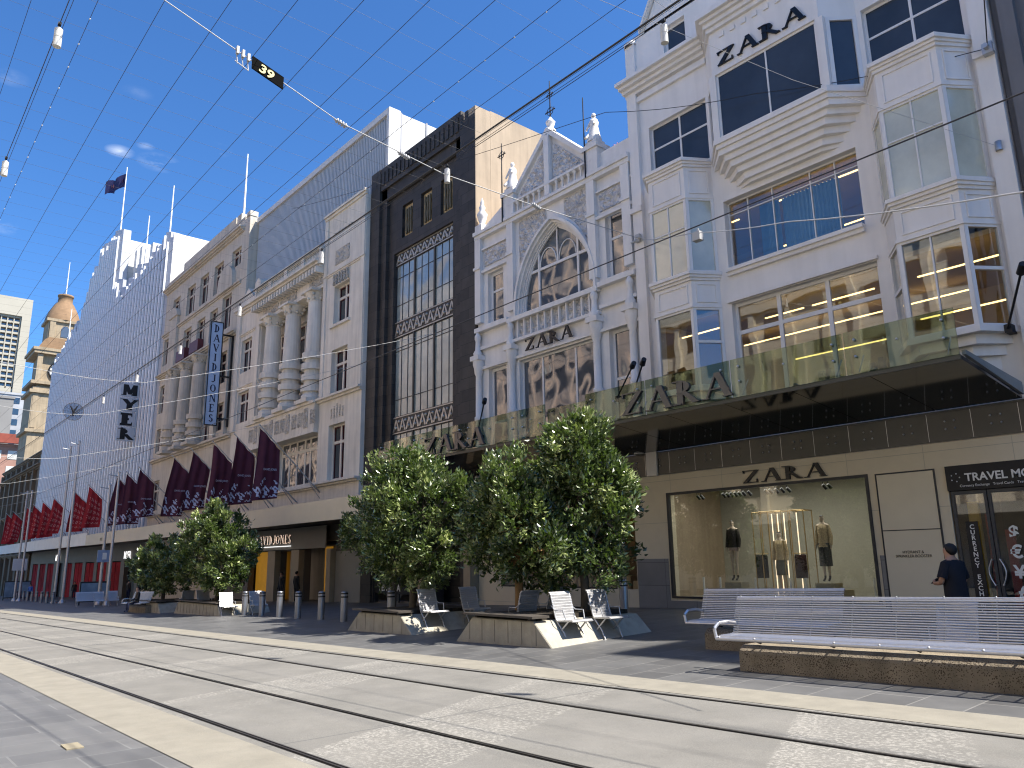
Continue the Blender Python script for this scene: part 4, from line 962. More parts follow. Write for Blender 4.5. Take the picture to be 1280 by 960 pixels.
# left part of the store
DL = thing('department_store', 'grey-cream department store wing with rows of paired sash windows', 'building', (-66, YF, 0))
cols = [(-74.8, -72.7), (-70.7, -68.5), (-67.2, -65.1), (-63.7, -61.7)]
hl = [(-74.8, -72.7, 25.15, 26.6), (-70.7, -68.5, 23.95, 26.65), (-67.2, -65.1, 23.95, 26.65), (-63.7, -61.6, 23.95, 26.6), (-59.7, -57.75, 25.1, 26.65),
      (-76.6, -74.5, 20.4, 23.0), (-70.8, -68.7, 19.9, 22.6), (-67.2, -65.2, 19.9, 22.6), (-64.0, -62.2, 19.9, 22.6), (-61.2, -59.2, 20.2, 23.1), (-76.6, -74.3, 15.7, 18.4), (-61.0, -59.0, 15.7, 18.3), (-61.0, -59.0, 11.9, 14.1), (-76.5, -74.3, 6.5, 9.3), (-70.8, -68.7, 6.5, 9.3), (-67.2, -65.2, 6.5, 9.3), (-64.0, -62.2, 6.5, 9.3), (-61.0, -59.0, 6.5, 9.3), (-76.5, -74.3, 11.9, 14.2),
      (-70.8, -68.7, 14.5, 17.5), (-67.2, -65.2, 14.5, 17.5), (-64.0, -62.2, 14.5, 17.5), (-70.8, -68.7, 11.5, 13.6), (-67.2, -65.2, 11.5, 13.6), (-64.0, -62.2, 11.5, 13.6)]
b = MB(); wall(b, -77.0, -57.32, -2, 29.0, YF, hl, .4); b.box(-72.4, -59.4, YF, YF + .4, 29.001, 29.65)
b.box(-57.32, -56.25, YF, YF + .9, 21.2, 28.7); b.box(-56.9, -56.2, YF - .05, YF + .6, 28.7, 29.1); b.box(-59.1, -58.2, YF, YF + .7, 29.0, 29.6)
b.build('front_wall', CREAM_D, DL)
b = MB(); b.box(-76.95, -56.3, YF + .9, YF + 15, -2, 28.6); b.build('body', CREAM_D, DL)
b = MB()
cornice(b, -77, -57.4, YF - .002, 27.75, .4, .45, steps=3); cornice(b, -77, -57.4, YF - .002, 23.3, .3, .2, steps=2); cornice(b, -77, -57.4, YF - .002, 19.1, .35, .45, steps=3); cornice(b, -77, -57.4, YF - .002, 11.0, .3, .35, steps=2); cornice(b, -77, -57.4, YF - .002, 6.0, .2, .25, steps=2)
for x in (-73.4, -60.9 + .0, -58.6): b.box(x - 1.0 if x == -73.4 else x, x + 1.0 if x == -73.4 else x + .3, YF - .25, YF - .003, 11.3, 24.5 if x == -73.4 else 19.0)
b.prism([(-74.6, 24.5)] + [(-73.4 + 1.2 * math.cos(a), 24.5 + .9 * math.sin(a)) for a in [math.pi - math.pi * i / 8 for i in range(9)]] + [(-72.2, 24.5)], 'Y', YF - .35, YF - .003)
b.prism([(-61.9, 23.4)] + [(-60.2 + 1.6 * math.cos(a), 24.2 + 1.3 * math.sin(a)) for a in [math.pi - math.pi * i / 8 for i in range(9)]] + [(-58.5, 23.4)], 'Y', YF - .3, YF - .003)
b.build('moulding', CREAM_D, DL)
for x in (-69.9 - 1.6 + .35, -68.0 + .05, -64.6): column(DL, x, YF - .35, 11.5, 18.9, .55, 2.6, CREAM_D)
for h in hl: dj_window(DL, *h, YF + .2)
b = MB()
for x0, x1 in ((-70.9, -68.6), (-67.3, -65.1)): b.box(x0, x1, YF - .5, YF - .05, 19.5, 20.5)
split_build(b, 'window_box', FRAME_R, DL)
VS = thing('vertical_sign', 'tall pale blue vertical sign reading DAVID JONES', 'sign', (-50, 16.8, 10))
XD = -58.0
b = MB(); b.box(XD - .12, XD, 19.22, 20.06, 11.95, 19.95); b.build('sign_board', mat('pale_blue_board', (.40, .50, .66), .4, .04), VS)
b = MB()
for u in ((19.15, 19.22, 11.88, 20.02), (20.06, 20.13, 11.88, 20.02), (19.22, 20.06, 19.95, 20.02), (19.22, 20.06, 11.88, 11.95)): b.box(XD - .16, XD + .04, *u)
b.build('frame', INK, VS)
z = 19.15
for ch in 'DAVID JONES':
    if ch == ' ': z -= .12; continue
    wx = .95; b = MB(); glyph(b, ch, 19.64 - GW[ch] * .6 * wx * .5, z, XD + .004, .6, .015, wx, .19, .09, 'X'); b.build('letter', mat('navy_letter', (.01, .015, .05), .4), VS); z -= .765
b = MB()
for zz in (19.0, 15.7, 12.4): b.box(XD - .1, XD - .02, 20.13, 20.96, zz, zz + .12)
b.box(XD - .12, XD, 20.84, 20.98, 11.9, 19.6)
b.build('bracket', BLACK, VS)

# ---- fluted white store -------------------------------------------
MY = thing('department_store', 'huge white fluted store front with a stepped jagged top', 'building', (-105, YF, 0))
prof = [(-134, 33.4), (-130, 33.6), (-124, 34.6), (-119, 35.3), (-117, 36.0), (-116, 38.0), (-113.5, 38.6), (-113, 40.6), (-110, 41.4), (-108.5, 42.8), (-104, 42.6), (-101.7, 43.3), (-99.2, 42.6), (-98.6, 36.4), (-96.5, 34.6), (-94.5, 32.9), (-92, 33.6), (-88, 34.2), (-84, 34.0), (-80.5, 34.4), (-77, 34.3)]
def topz(x):
    for (a, za_), (c, zc_) in zip(prof, prof[1:]):
        if a <= x <= c: return za_ + (zc_ - za_) * (x - a) / (c - a)
    return 34
b = MB(); p = 1.14; n = int(57 / p); fins = []
for i in range(n):
    x0 = -134 + i * p; x1 = x0 + p; xm = (x0 + x1) / 2; zt = topz(xm) + R.choice((-.25, 0, 0, .3, .7)); z0 = 4.6
    b.quad((x0, YF + .12, z0), (xm, YF - .2, z0), (xm, YF - .2, zt), (x0, YF + .12, zt)); b.quad((xm, YF - .2, z0), (x1, YF + .12, z0), (x1, YF + .12, zt), (xm, YF - .2, zt))
    b.quad((x0, YF + .12, zt), (xm, YF - .2, zt), (x1, YF + .12, zt), (xm, YF + 1.0, zt)); b.box(x0, x1, YF + .121, YF + 1.0, z0, zt - .01)
    fins.append((xm, zt - .3 - R.random()))
b.build('fluted_front', mat('fluted_shaded_cladding', (.50, .52, .56), .5, .06, .3, streak=.1), MY)  # darker blue-grey than the ribs, shade between them put into the colour
b = MB()
for xm, zt in fins: b.box(xm - .13, xm + .13, YF - .36, YF - .19, 4.6, zt)
split_build(b, 'fin', mat('fin_sunlit_white', (.86, .86, .86), .45, .04), MY)  # ribs coloured paler than the cladding to stand in for grazing sunlight
b = MB(); b.box(-134, -77.02, YF + 1.2, YF + 16, -4, 32.0); b.box(-77.2, -76.98, YF + .1, YF + 12, 18, 34.5)
b.build('body', FLUTE_L, MY)
b = MB()
for i in range(9): x = -98 + i * 2.3; b.box(x, x + 1.0, YF + 1.5, YF + 5, 31, 39.5 - i * .65 + R.random() * .8)
b.box(-116, -99, YF + 1.1, YF + 8, 31, 41.5); b.build('rooftop_tower', FLUTE_L, MY)
b = MB(); wall(b, -134, -77.02, -4, 4.6, YF, [(-132 + i * 5.4, -128 + i * 5.4, -3, 2.2) for i in range(10)], .4); b.build('shopfront', mat('grey_brown_stone', (.22, .20, .17)), MY)
b = MB()
for i in range(10):
    if i in (3, 9): continue
    x = -132 + i * 5.4
    for k in range(2): b.box(x + .1 + k * 2, x + 1.9 + k * 2, YF + .05, YF + .09, -3, 2.1)
split_build(b, 'window_poster', mat('red_pink_poster', (.30, .02, .03), .85, .5, .5, spec=.1), MY)
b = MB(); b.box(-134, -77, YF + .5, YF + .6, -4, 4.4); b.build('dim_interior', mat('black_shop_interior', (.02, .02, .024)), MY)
MS = thing('store_sign', 'black MYER letters stacked down white panels on the fluted front', 'sign', (-85, 20.8, 14)) 
z = 18.55
for ch in 'MYER':
    b = MB(); b.box(-83.2, -83.0, 19.02, 20.62, z - .16, z + 1.24); b.build('panel', mat('white_sign_panel', (.55, .57, .6), .4, .03), MS)
    b = MB(); wx = 1.38 / (1.12 * GW[ch]); glyph(b, ch, 19.12, z - .03, -82.99, 1.12, .02, wx, .30, .20, 'X'); b.build('letter', INK, MS); z -= 1.5
b = MB(); b.box(-83.2, -83.02, 20.3, 20.4, z + 1.34, 20.0); b.box(-83.18, -83.04, 20.2, 20.9, 19.81, 19.95); b.box(-83.18, -83.04, 20.62, 20.9, 14.4, 14.5); b.build('bracket', GALV, MS)
t = thing('shop_sign', 'white MYER lettering over the far store entrance', 'sign', (-112, YF, 2.6)); text(t, 'MYER', -116, 2.5, YF - .1, 1.1, SIGNL, bold=.02)
t = thing('shop_sign', 'white MYER lettering over the nearer store entrance', 'sign', (-82, YF, 2.6)); text(t, 'MYER', -83.5, 2.4, YF - .1, 1.0, SIGNL, bold=.02)

# ---- right neighbour ----------------------------------------------
NB = thing('office_building', 'dark grey rendered building edge at the far right', 'building', (5, YF, 0))
b = MB(); wall(b, -5.08, 24, -1, 20.0, YF + .15, [(-1 + i * 4, 1.5 + i * 4, z, z + 2.4) for i in range(6) for z in (7, 11, 15, 19)], .3); b.box(-5.08, 24, YF + .45, YF + 12, -1, 19.9)
b.box(-4.9, -4.55, YF - .1, YF + .149, 5.3, 20.0)
b.build('body', mat('dark_grey_render', (.17, .17, .18), .7, .08, .8, streak=.2), NB)
b = MB()
for i in range(6):
    for z_ in (7, 11, 15, 19): b.box(-1 + i * 4, 1.5 + i * 4, YF + .3, YF + .34, z_, z_ + 2.4)
b.build('glass', P_DARK, NB)
TB = thing('office_tower', 'tall plain tower standing behind the right end of the street', 'building', (17, YF + 4, 0))
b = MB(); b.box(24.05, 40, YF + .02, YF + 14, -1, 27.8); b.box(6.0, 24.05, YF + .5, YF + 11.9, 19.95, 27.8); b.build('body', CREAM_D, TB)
# money changer
TM = thing('money_exchange_shop', 'black money exchange shopfront with TRAVEL MONEY sign and glass doors', 'shopfront', (-6.3, YF, 0))
b = MB(); b.box(-7.72, -3.2, YF - .10, YF + .1, 3.16, 3.78); b.build('sign_board', BLACK, TM)
SLW = LETW
text(TM, 'TRAVEL MONEY EXCHANGE', -7.28, 3.38, YF - .108, .27, SLW, bold=.006, sx=1.0, depth=.003)
text(TM, 'Currency Exchange   Travel Cards   Travel Insurance   Money Transfer', -7.42, 3.24, YF - .108, .085, SLW, depth=.002)
b = MB()
for a in range(5): b.ball((-7.5 + .1 * math.cos(a * 1.25), YF - .105, 3.48 + .1 * math.sin(a * 1.25)), .018, 6)
b.build('star_mark', LETW, TM)
for (x0, x1, nm) in ((-7.68, -6.88, 'door'), (-6.86, -6.02, 'door'), (-6.0, -3.3, 'shop_window')):
    b = MB()
    for u in ((x0, x0 + .07, -.2, 3.15), (x1 - .07, x1, -.2, 3.15), (x0 + .07, x1 - .07, 3.06, 3.15), (x0 + .07, x1 - .07, -.2, .25)): b.box(u[0], u[1], YF - .03, YF + .05, u[2], u[3])
    f = b.build(nm, mat('charcoal_door_frame', (.04, .045, .055), .4, .05), TM); b = MB(); b.box(x0 + .05, x1 - .05, YF + .0, YF + .012, .2, 3.1); b.build('glass', G_SHOP, f)
    if nm == 'door':
        s_ = 1 if x0 < -7 else -1; xx = x1 - .04 if s_ > 0 else x0 + .04
        b = MB(); b.path([(xx - s_ * .03 - s_ * .1 * math.sin(math.pi * i / 10), YF - .1, .88 + .62 * i / 10) for i in range(11)], .016, 6)
        b.tube((xx - s_ * .03, YF - .1, .9), (xx - s_ * .03, YF, .9), .014, n=5); b.tube((xx - s_ * .03, YF - .1, 1.48), (xx - s_ * .03, YF, 1.48), .014, n=5); b.build('handle', STEEL, f)
b = MB(); b.box(-7.44, -7.16, YF - .045, YF - .032, .2, 2.4); b.build('door_banner', BLACK, TM)
for i, ch in enumerate('CURRENCY EXCHANGE'):
    if ch != ' ': text(TM, ch, -7.30, 2.22 - i * .132, YF - .05, .15, SLW, 'lettering', 'CENTER', .002, bold=.003)
for i, ch in enumerate('$€¥£'): text(TM, ch, -6.42, 1.98 - i * .46, YF - .04, .40, SLW, 'currency_symbol', 'CENTER', .003, bold=.012)
b = MB(); b.box(-7.8, -3.1, 24.6, 24.7, -.5, 4.2); b.box(-7.8, -7.76, 21.1, 24.6, -.5, 4.2); b.box(-7.75, -3.1, 21.1, 24.6, 3.8, 3.9); b.build('interior', mat('dark_red_interior', (.05, .02, .02), .6, .6, 1.5), TM)
b = MB(); b.box(-7.5, -7.25, 21.4, 21.5, .2, 2.9); b.build('yellow_banner', mat('yellow_banner', (.5, .3, .03), .6, .1), TM)
b = MB(); b.box(-7.2, -7.0, 21.6, 21.7, .2, 2.6); b.box(-6.9, -6.7, 21.9, 22, .2, 2.2); b.build('red_banner', mat('red_banner', (.35, .03, .03), .6, .2), TM)
b = MB(); b.box(-5.09, -3.1, YF - .05, YF + .3, 3.781, 4.4); b.build('lintel', SHOPST, TM)

# ---- far end of the street ----------------------------------------
SAND = mat('sandstone', (.36, .285, .19), .85, .15, .5, .2, 4, streak=.25)
SANDR = mat('orange_brown_roof_stone', (.25, .155, .085), .85, .2, .7, .2, 4)
BROWN = mat('weathered_brown_stone', (.20, .155, .105), .85, .2, .5, .2, 4, streak=.3)
CT = thing('clock_tower', 'sandstone post office clock tower rising behind the fluted store', 'tower', (-194, 31, 0))
b = MB(); b.box(-200, -190, 26.2, 36, -6, 40); b.box(-199.2, -190.8, 27.0, 35.2, 40, 47.4)
for z in (30, 38.6, 40.6, 47.4): b.box(-200.5, -189.5, 25.6, 36.6, z, z + .7)
b.box(-200.8, -189.3, 25.3, 36.9, 48.1, 48.7)
for y in (26.4, 34.8):
    for z0_, z1_ in ((31, 38.5), (41.4, 47.3)): b.box(-190.8, -189.9, y, y + 1.0, z0_, z1_)
b.box(-190.2, -189.9, 30, 32.2, 32, 36.5)
b.build('shaft', SAND, CT)
b = MB(); b.prism([(26.2, 48.7), (36.2, 48.7), (34.6, 50.8), (33.9, 51.4), (28.2, 51.4), (27.4, 50.8)], 'X', -199, -190.3); b.build('shoulder', SANDR, CT)
b = MB(); b.box(-197.5, -191.3, 27.9, 34.2, 51.4, 55.4); b.box(-198, -190.9, 27.4, 34.7, 55.4, 56.0)
for y in (28.1, 32.9): b.box(-191.3, -191.0, y, y + 1.1, 51.4, 55.4)
b.build('belfry', SAND, CT)
b = MB(); b.prism([(30.4, 52.0), (32.0, 52.0), (32.0, 53.9), (31.6, 54.6), (30.8, 54.6), (30.4, 53.9)], 'X', -191.29, -191.2); b.build('belfry_window', P_OLD, CT)
b = MB(); n = 16
pr = [(3.7, 56.0), (3.5, 57.0), (2.9, 58.6), (2.0, 60.3), (1.5, 61.0), (1.5, 62.2), (1.65, 62.3), (1.65, 62.7), (0, 62.7)]
b.lathe((-194.4, 31.05, 0), pr, 12); b.build('dome', SANDR, CT)
b = MB(); b.tube((-194.4, 31, 62), (-194.4, 31, 71), .16, .08, 6); b.build('flagpole', LETW, CT)
for (axis, c_) in (('X', (-190.65, 31.0)), ):
    b = MB(); b.tube((-190.79, 31.0, 43.9), (-190.55, 31.0, 43.9), 2.15, n=28); f = b.build('clock_face', mat('clock_white', (.6, .6, .58), .5, .03), CT)
    b = MB()
    for i in range(12):
        a = i * math.pi / 6; b.tube((-190.5, 31 + 1.55 * math.cos(a), 43.9 + 1.55 * math.sin(a)), (-190.5, 31 + 1.95 * math.cos(a), 43.9 + 1.95 * math.sin(a)), .14, n=5)
    b.path([(-190.55, 31 + 2.15 * math.cos(a * math.pi / 14), 43.9 + 2.15 * math.sin(a * math.pi / 14)) for a in range(29)], .16, 5)
    b.tube((-190.48, 31, 43.9), (-190.48, 31.3, 45.4), .1, n=5); b.tube((-190.48, 31, 43.9), (-190.48, 30.2, 44.4), .12, n=5); b.build('clock_hands', INK, f)
GP = thing('post_office_building', 'weathered brown stone arcaded building past the fluted store', 'building', (-155, YF, 0))
b = MB(); hl = [(-172 + i * 5.5, -169 + i * 5.5, z, z + 3.6) for i in range(7) for z in (-2, 5, 11.5)]
wall(b, -174, -134.4, -5, 19, YF + .3, hl, .8); b.box(-173.9, -134.5, YF + 1.2, YF + 20, -5, 18.6)
for z, d in ((3.2, .7), (9.8, .6), (16.6, .9), (18.6, .5)): cornice(b, -174, -134.4, YF + .3, z, .6, d, steps=3)
for i in range(8): b.box(-174.2 + i * 5.5, -173.2 + i * 5.5, YF - .2, YF + .29, -5, 18.5)
b.build('arcaded_front', BROWN, GP)
b = MB()
for h in hl: b.box(h[0], h[1], YF + .95, YF + 1.0, h[2], h[3])
split_build(b, 'window', P_DARK, GP)
HR = thing('high_rise', 'pale concrete office high-rise with a grid of windows at far left', 'building', (-470, 45, 0))
b = MB(); b.box(-480, -452, 15, 56.5, -9, 88); b.box(-480, -452, 15, 56.5, 88, 90); b.box(-480, -450, 53.4, 57.4, -9, 137.6); b.box(-480, -450, 15, 53.4, 128, 137.6)
for k in range(14): z_ = 90 + k * 2.85; b.box(-480, -451.2, 15, 53.4, z_, z_ + 1.0)
for k in range(14): y_ = 17 + k * 2.75; b.box(-480, -451, y_, y_ + .5, 90, 128)
b.box(-480, -451, 15, 57, 86, 91)
b.build('body', mat('pale_tower_concrete', (.42, .39, .32), .8, .08, .05), HR)
b = MB(); b.box(-480, -453, 16, 53.3, 90, 128); b.build('window_glass', P_OLD, HR)
def farblock(name, label, x0, x1, y0, y1, z1, m, rows, cols_, wm=None):
    t = thing(name, label, 'building', ((x0 + x1) / 2, (y0 + y1) / 2, 0)); b = MB(); b.box(x0, x1, y0, y1, -10, z1); b.box(x0 - .3, x1 + .3, y0 - .3, y1 + .3, z1, z1 + .8); b.build('body', m, t)
    b = MB(); w = (y1 - y0) / cols_; hgt = (z1) / rows
    for i in range(cols_):
        for j in range(rows): b.box(x1 + .0, x1 + .12, y0 + w * (i + .2), y0 + w * (i + .8), hgt * (j + .2), hgt * (j + .75))
    split_build(b, 'window', wm or P_DARK, t); return t
farblock('city_building', 'grey office block below the high-rise at far left', -330, -300, 20, 36.4, 57, mat('mid_grey_concrete', (.23, .225, .215), .8, .1, .1), 3, 1, mat('mid_grey_concrete2', (.2, .2, .19), .8, .1, .1))
farblock('city_building', 'red and white low shop block at the end of the street', -290, -270, 12, 36.2, 37, mat('brick_red_block', (.30, .17, .13), .8, .3, .12), 8, 6, mat('white_shop_panel', (.55, .55, .52), .5, .1))
farblock('city_building', 'banded office building squeezed between tower and high-rise', -360, -340, 36, 48, 66, mat('banded_blue_concrete', (.35, .36, .38), .8, .2, .2), 16, 3)
farblock('city_building', 'pale shop block at the far left edge of the street', -330, -250, -20, 0, 18, mat('pale_far_block', (.4, .36, .3), .8, .2, .2), 4, 5)
b = MB(); b.box(-269.6, -268, 22, 36.4, 37.9, 40.6); o = b.build('billboard', mat('orange_red_billboard', (.26, .06, .035), .5, .2, .4)); tag(o, 'orange-red rooftop billboard at far left', 'billboard')

# opposite side of the street, seen only as reflections and bounce light
for i, (x0, x1, z1, m) in enumerate(((-130, -44, 37, mat('sunlit_pink_render', (.78, .62, .50), .8, .2, 1)), (-43.8, -24, 22, mat('sunlit_ochre_render', (.80, .70, .54), .8, .15, 1)), (-23.8, -2, 24, mat('sunlit_cream_render', (.82, .74, .62), .8, .15, 1)), (-1.8, 30, 22, mat('sunlit_buff_render', (.76, .66, .52), .8, .2, 1)))):
    t = thing('commercial_building', ['pink', 'ochre', 'cream', 'buff'][i] + ' shop building across the street behind the viewer', 'building', (x0, -9.5, 0))
    hl = [(x0 + 1 + k * 3, x0 + 2.6 + k * 3, z_, z_ + 2.2) for k in range(int((x1 - x0 - 2) / 3)) for z_ in range(6, int(z1) - 3, 4)]
    b = MB()
    nh = [(h[0], h[1], h[2], h[3]) for h in hl]
    # front face looks towards +Y
    y = -9.5; b.box(x0, x1, y - 12, y - .4, -1, z1)
    for h in nh: b.box(h[0] - .15, h[1] + .15, y - .4, y - .2, h[3], h[3] + .25)
    b.box(x0, x1, y - .4, y, z1 - 1.5, z1 - .8); b.box(x0, x1, y - .4, y + 1.6, 3.9, 4.5)
    for k in range(int((x1 - x0) / 3) + 1): b.box(x0 + k * 3 - .25, x0 + k * 3 + .25, y - .4, y - .1, 4.5, z1 - 1.5)
    b.build('front_wall', m, t)
    b = MB()
    for h in nh: b.box(h[0], h[1], y - .4, y - .36, h[2], h[3])
    split_build(b, 'window', P_DARK, t)
# ================================================================== STREET OBJECTS
def cpos(x, y): return (x, y, gz(x, y))
# ---- planters and their lounge chairs
def planter(x0, x1, y0, y1, h, sl, label):
    xm, ym = (x0 + x1) / 2, (y0 + y1) / 2; g = gz(xm, ym)
    t = thing('planter', label, 'planter', (xm, ym, g), 'concrete tree planters along the mall')
    b = MB(); zb = g - .3
    b.prism([(x0 - sl * .6, zb), (x0, g), (x0 + sl, g + h), (x1 - sl, g + h), (x1, g), (x1 + sl * .6, zb)], 'Y', y0, y1)
    b.build('concrete_base', CONC, t, .02)
    n = max(3, int((x1 - x0) / .45)); b = MB()
    for i in range(1, n):
        x = x0 + (x1 - x0) * i / n
        hh = h * min(1, (x - x0) / sl, (x1 - x) / sl)
        b.box(x - .004, x + .004, y0 - .006, y0 + .01, g, g + hh - .02)
    b.build('joint', mat('dark_joint', (.08, .07, .06), .9), t)  # thin dark joints between the concrete segments
    b = MB(); b.box(x0 + sl + .12, x1 - sl - .12, y0 + .2, y1 - .2, g + h, g + h + .1); b.build('soil', mat('dark_mulch', (.035, .028, .02), .95, .5, 8, 1, 30), t)
    b = MB(); b.box(x0 + sl - .2, x1 - sl + .1, y0 - .12, y0 + .38, g + h + .06, g + h + .11); b.box(x0 + sl + .1, x0 + sl + .16, y0 + .02, y0 + .2, g + h, g + h + .06); b.box(x1 - sl - .2, x1 - sl - .14, y0 + .02, y0 + .2, g + h, g + h + .06)
    b.build('rim_seat', mat('dark_timber', (.07, .06, .05), .6, .2, 4), t)
    return t
planter(-15.75, -12.45, 11.6, 15.0, .5, .55, 'sunlit concrete planter with two bright steel chairs on its slope')
planter(-21.9, -18.4, 12.0, 15.0, .48, .6, 'shaded concrete planter under the second tree from the right')
planter(-42.4, -35.9, 13.25, 15.6, .5, .5, 'long concrete planter behind the row of bollards at left')
planter(-48.2, -43.9, 13.0, 15.4, .5, .5, 'smaller concrete planter with a bench at the far left tree')
SLAT = mat('steel_slat', (.60, .60, .62), .35, .06, 20, metal=.75)
def lounge_chair(x, y, z, label, w=.62, group='steel lounge chairs on the planters'):
    """steel lounge chair, sitter faces +X"""
    t = thing('lounge_chair', label, 'chair', (x, y, z), group)
    pr = [(.60, .40), (.56, .425)] + [(.56 - .058 * i, .425 - .003 * i) for i in range(1, 9)] + [(.07, .43), (.04, .48)] + [(.04 - .017 * i, .48 + .058 * i) for i in range(1, 9)] + [(-.12, .98), (-.15, 1.0)]
    b = MB(); bb = MB()
    for i, (u, v) in enumerate(pr):
        (b if i < 11 else bb).tube((x + u, y - w / 2, z + v), (x + u, y + w / 2, z + v), .016, n=5)
    for i in range(len(pr) - 1):
        (u, v), (u2, v2) = pr[i], pr[i + 1]
        for k in range(1, 3):
            f = k / 3; tgt = b if i < 11 else bb; tgt.tube((x + u + (u2 - u) * f, y - w / 2, z + v + (v2 - v) * f), (x + u + (u2 - u) * f, y + w / 2, z + v + (v2 - v) * f), .011, n=4, caps=False)
    b.build('seat', SLAT, t); bb.build('backrest', SLAT, t)
    for s_ in (-1, 1):
        b = MB(); yy = y + s_ * (w / 2 - .02)
        b.path([(x + u, yy, z + v - .012) for u, v in pr], .02, 6)
        b.path([(x + .45, yy, z + .41), (x + .12, yy, z + .12), (x + .05, yy, z - .1)], .02, 6); b.path([(x + .05, yy, z + .42), (x + .3, yy, z + .15), (x + .42, yy, z - .1)], .02, 6)
        b.path([(x - .1, yy, z + .72), (x + .05, yy + s_ * .03, z + .62), (x + .3, yy + s_ * .03, z + .62), (x + .36, yy, z + .44)], .014, 5)
        b.build('leg', GALV, t)
    return t
GC = 'steel lounge chairs on the planters'
c0 = lounge_chair(-12.98, 12.5, gz(-13, 12.4) + .09, 'bright steel lounge chair on the planter slope, left one of the sunlit pair')
dup(c0, (-12.85, 13.55, gz(-13, 13.5) + .07), 'bright steel lounge chair on the planter slope, right one of the sunlit pair', GC)
dup(c0, (-14.5, 12.75, gz(-15, 12.6) + .12), 'dark shaded lounge chair facing left on the sunlit planter, nearer the road', GC, math.pi)
dup(c0, (-14.7, 13.9, gz(-15, 13.6) + .12), 'dark shaded lounge chair facing left on the sunlit planter, behind its twin', GC, math.pi)
dup(c0, (-18.95, 12.9, gz(-19.3, 12.6) + .16), 'steel lounge chair on the shaded planter, left of the pair', GC)
dup(c0, (-18.7, 14.2, gz(-18.9, 13.6) + .14), 'steel lounge chair on the shaded planter, right of the pair with dappled light', GC)
dup(c0, (-36.3, 13.6, gz(-36.3, 13.6)), 'steel lounge chair at the right end of the long planter', GC)
dup(c0, (-35.3, 14.6, gz(-35.3, 14.6)), 'steel lounge chair just right of the long planter, behind the bollards', GC)
dup(c0, (-39.9, 13.8, gz(-39.9, 13.8) + .1), 'dark lounge chair on top of the long planter under the tree', GC)
dup(c0, (-41.9, 13.7, gz(-41.9, 13.7) + .1), 'dark lounge chair at the left end of the long planter', GC, math.pi)
dup(c0, (-5.2, 13.7, gz(-5.2, 13.6) - .14), 'small steel chair back just showing over the long bench beside the man', GC, -math.pi / 2)
wide = lounge_chair(-65.3, 14.3, gz(-65, 14.3), 'wide steel seat with its back turned, left of the chairs in the open pavement', 1.9, 'steel seats in the open pavement at left')
dup(c0, (-62.3, 14.2, gz(-62, 14.2)), 'sunlit steel chair in the open pavement at left, nearest the road', 'steel seats in the open pavement at left')
dup(c0, (-61.9, 15.0, gz(-62, 15.0)), 'steel chair in the open pavement at left, middle of the trio', 'steel seats in the open pavement at left')
dup(c0, (-63.4, 15.4, gz(-63, 15.4)), 'steel chair in the open pavement at left, set back behind the other two', 'steel seats in the open pavement at left')
# ---- long slatted benches
def pitted(name, col, pit, sc, thr, streak):
    m = mat(name, col, .9, .22, 2.5, .6, 40, streak=streak); t = m.node_tree; N = t.nodes; L = t.links; b = N['Principled BSDF']
    src = b.inputs['Base Color'].links[0].from_socket; g = N.new('ShaderNodeNewGeometry')
    v = N.new('ShaderNodeTexVoronoi'); v.inputs['Scale'].default_value = sc; v.inputs['Randomness'].default_value = 1; L.new(g.outputs['Position'], v.inputs['Vector'])
    n = N.new('ShaderNodeTexNoise'); n.inputs['Scale'].default_value = 5; L.new(g.outputs['Position'], n.inputs['Vector'])
    a = N.new('ShaderNodeMath'); a.operation = 'MULTIPLY'; L.new(n.outputs[0], a.inputs[0]); a.inputs[1].default_value = thr
    c = N.new('ShaderNodeMath'); c.operation = 'LESS_THAN'; L.new(v.outputs['Distance'], c.inputs[0]); L.new(a.outputs[0], c.inputs[1])
    mx = N.new('ShaderNodeMixRGB'); L.new(c.outputs[0], mx.inputs[0]); L.new(src, mx.inputs[1]); mx.inputs[2].default_value = (*pit, 1); L.new(mx.outputs[0], b.inputs['Base Color']); return m
PLINTH = pitted('pitted_aggregate_concrete', (.27, .225, .165), (.08, .06, .04), 42, .62, .35)
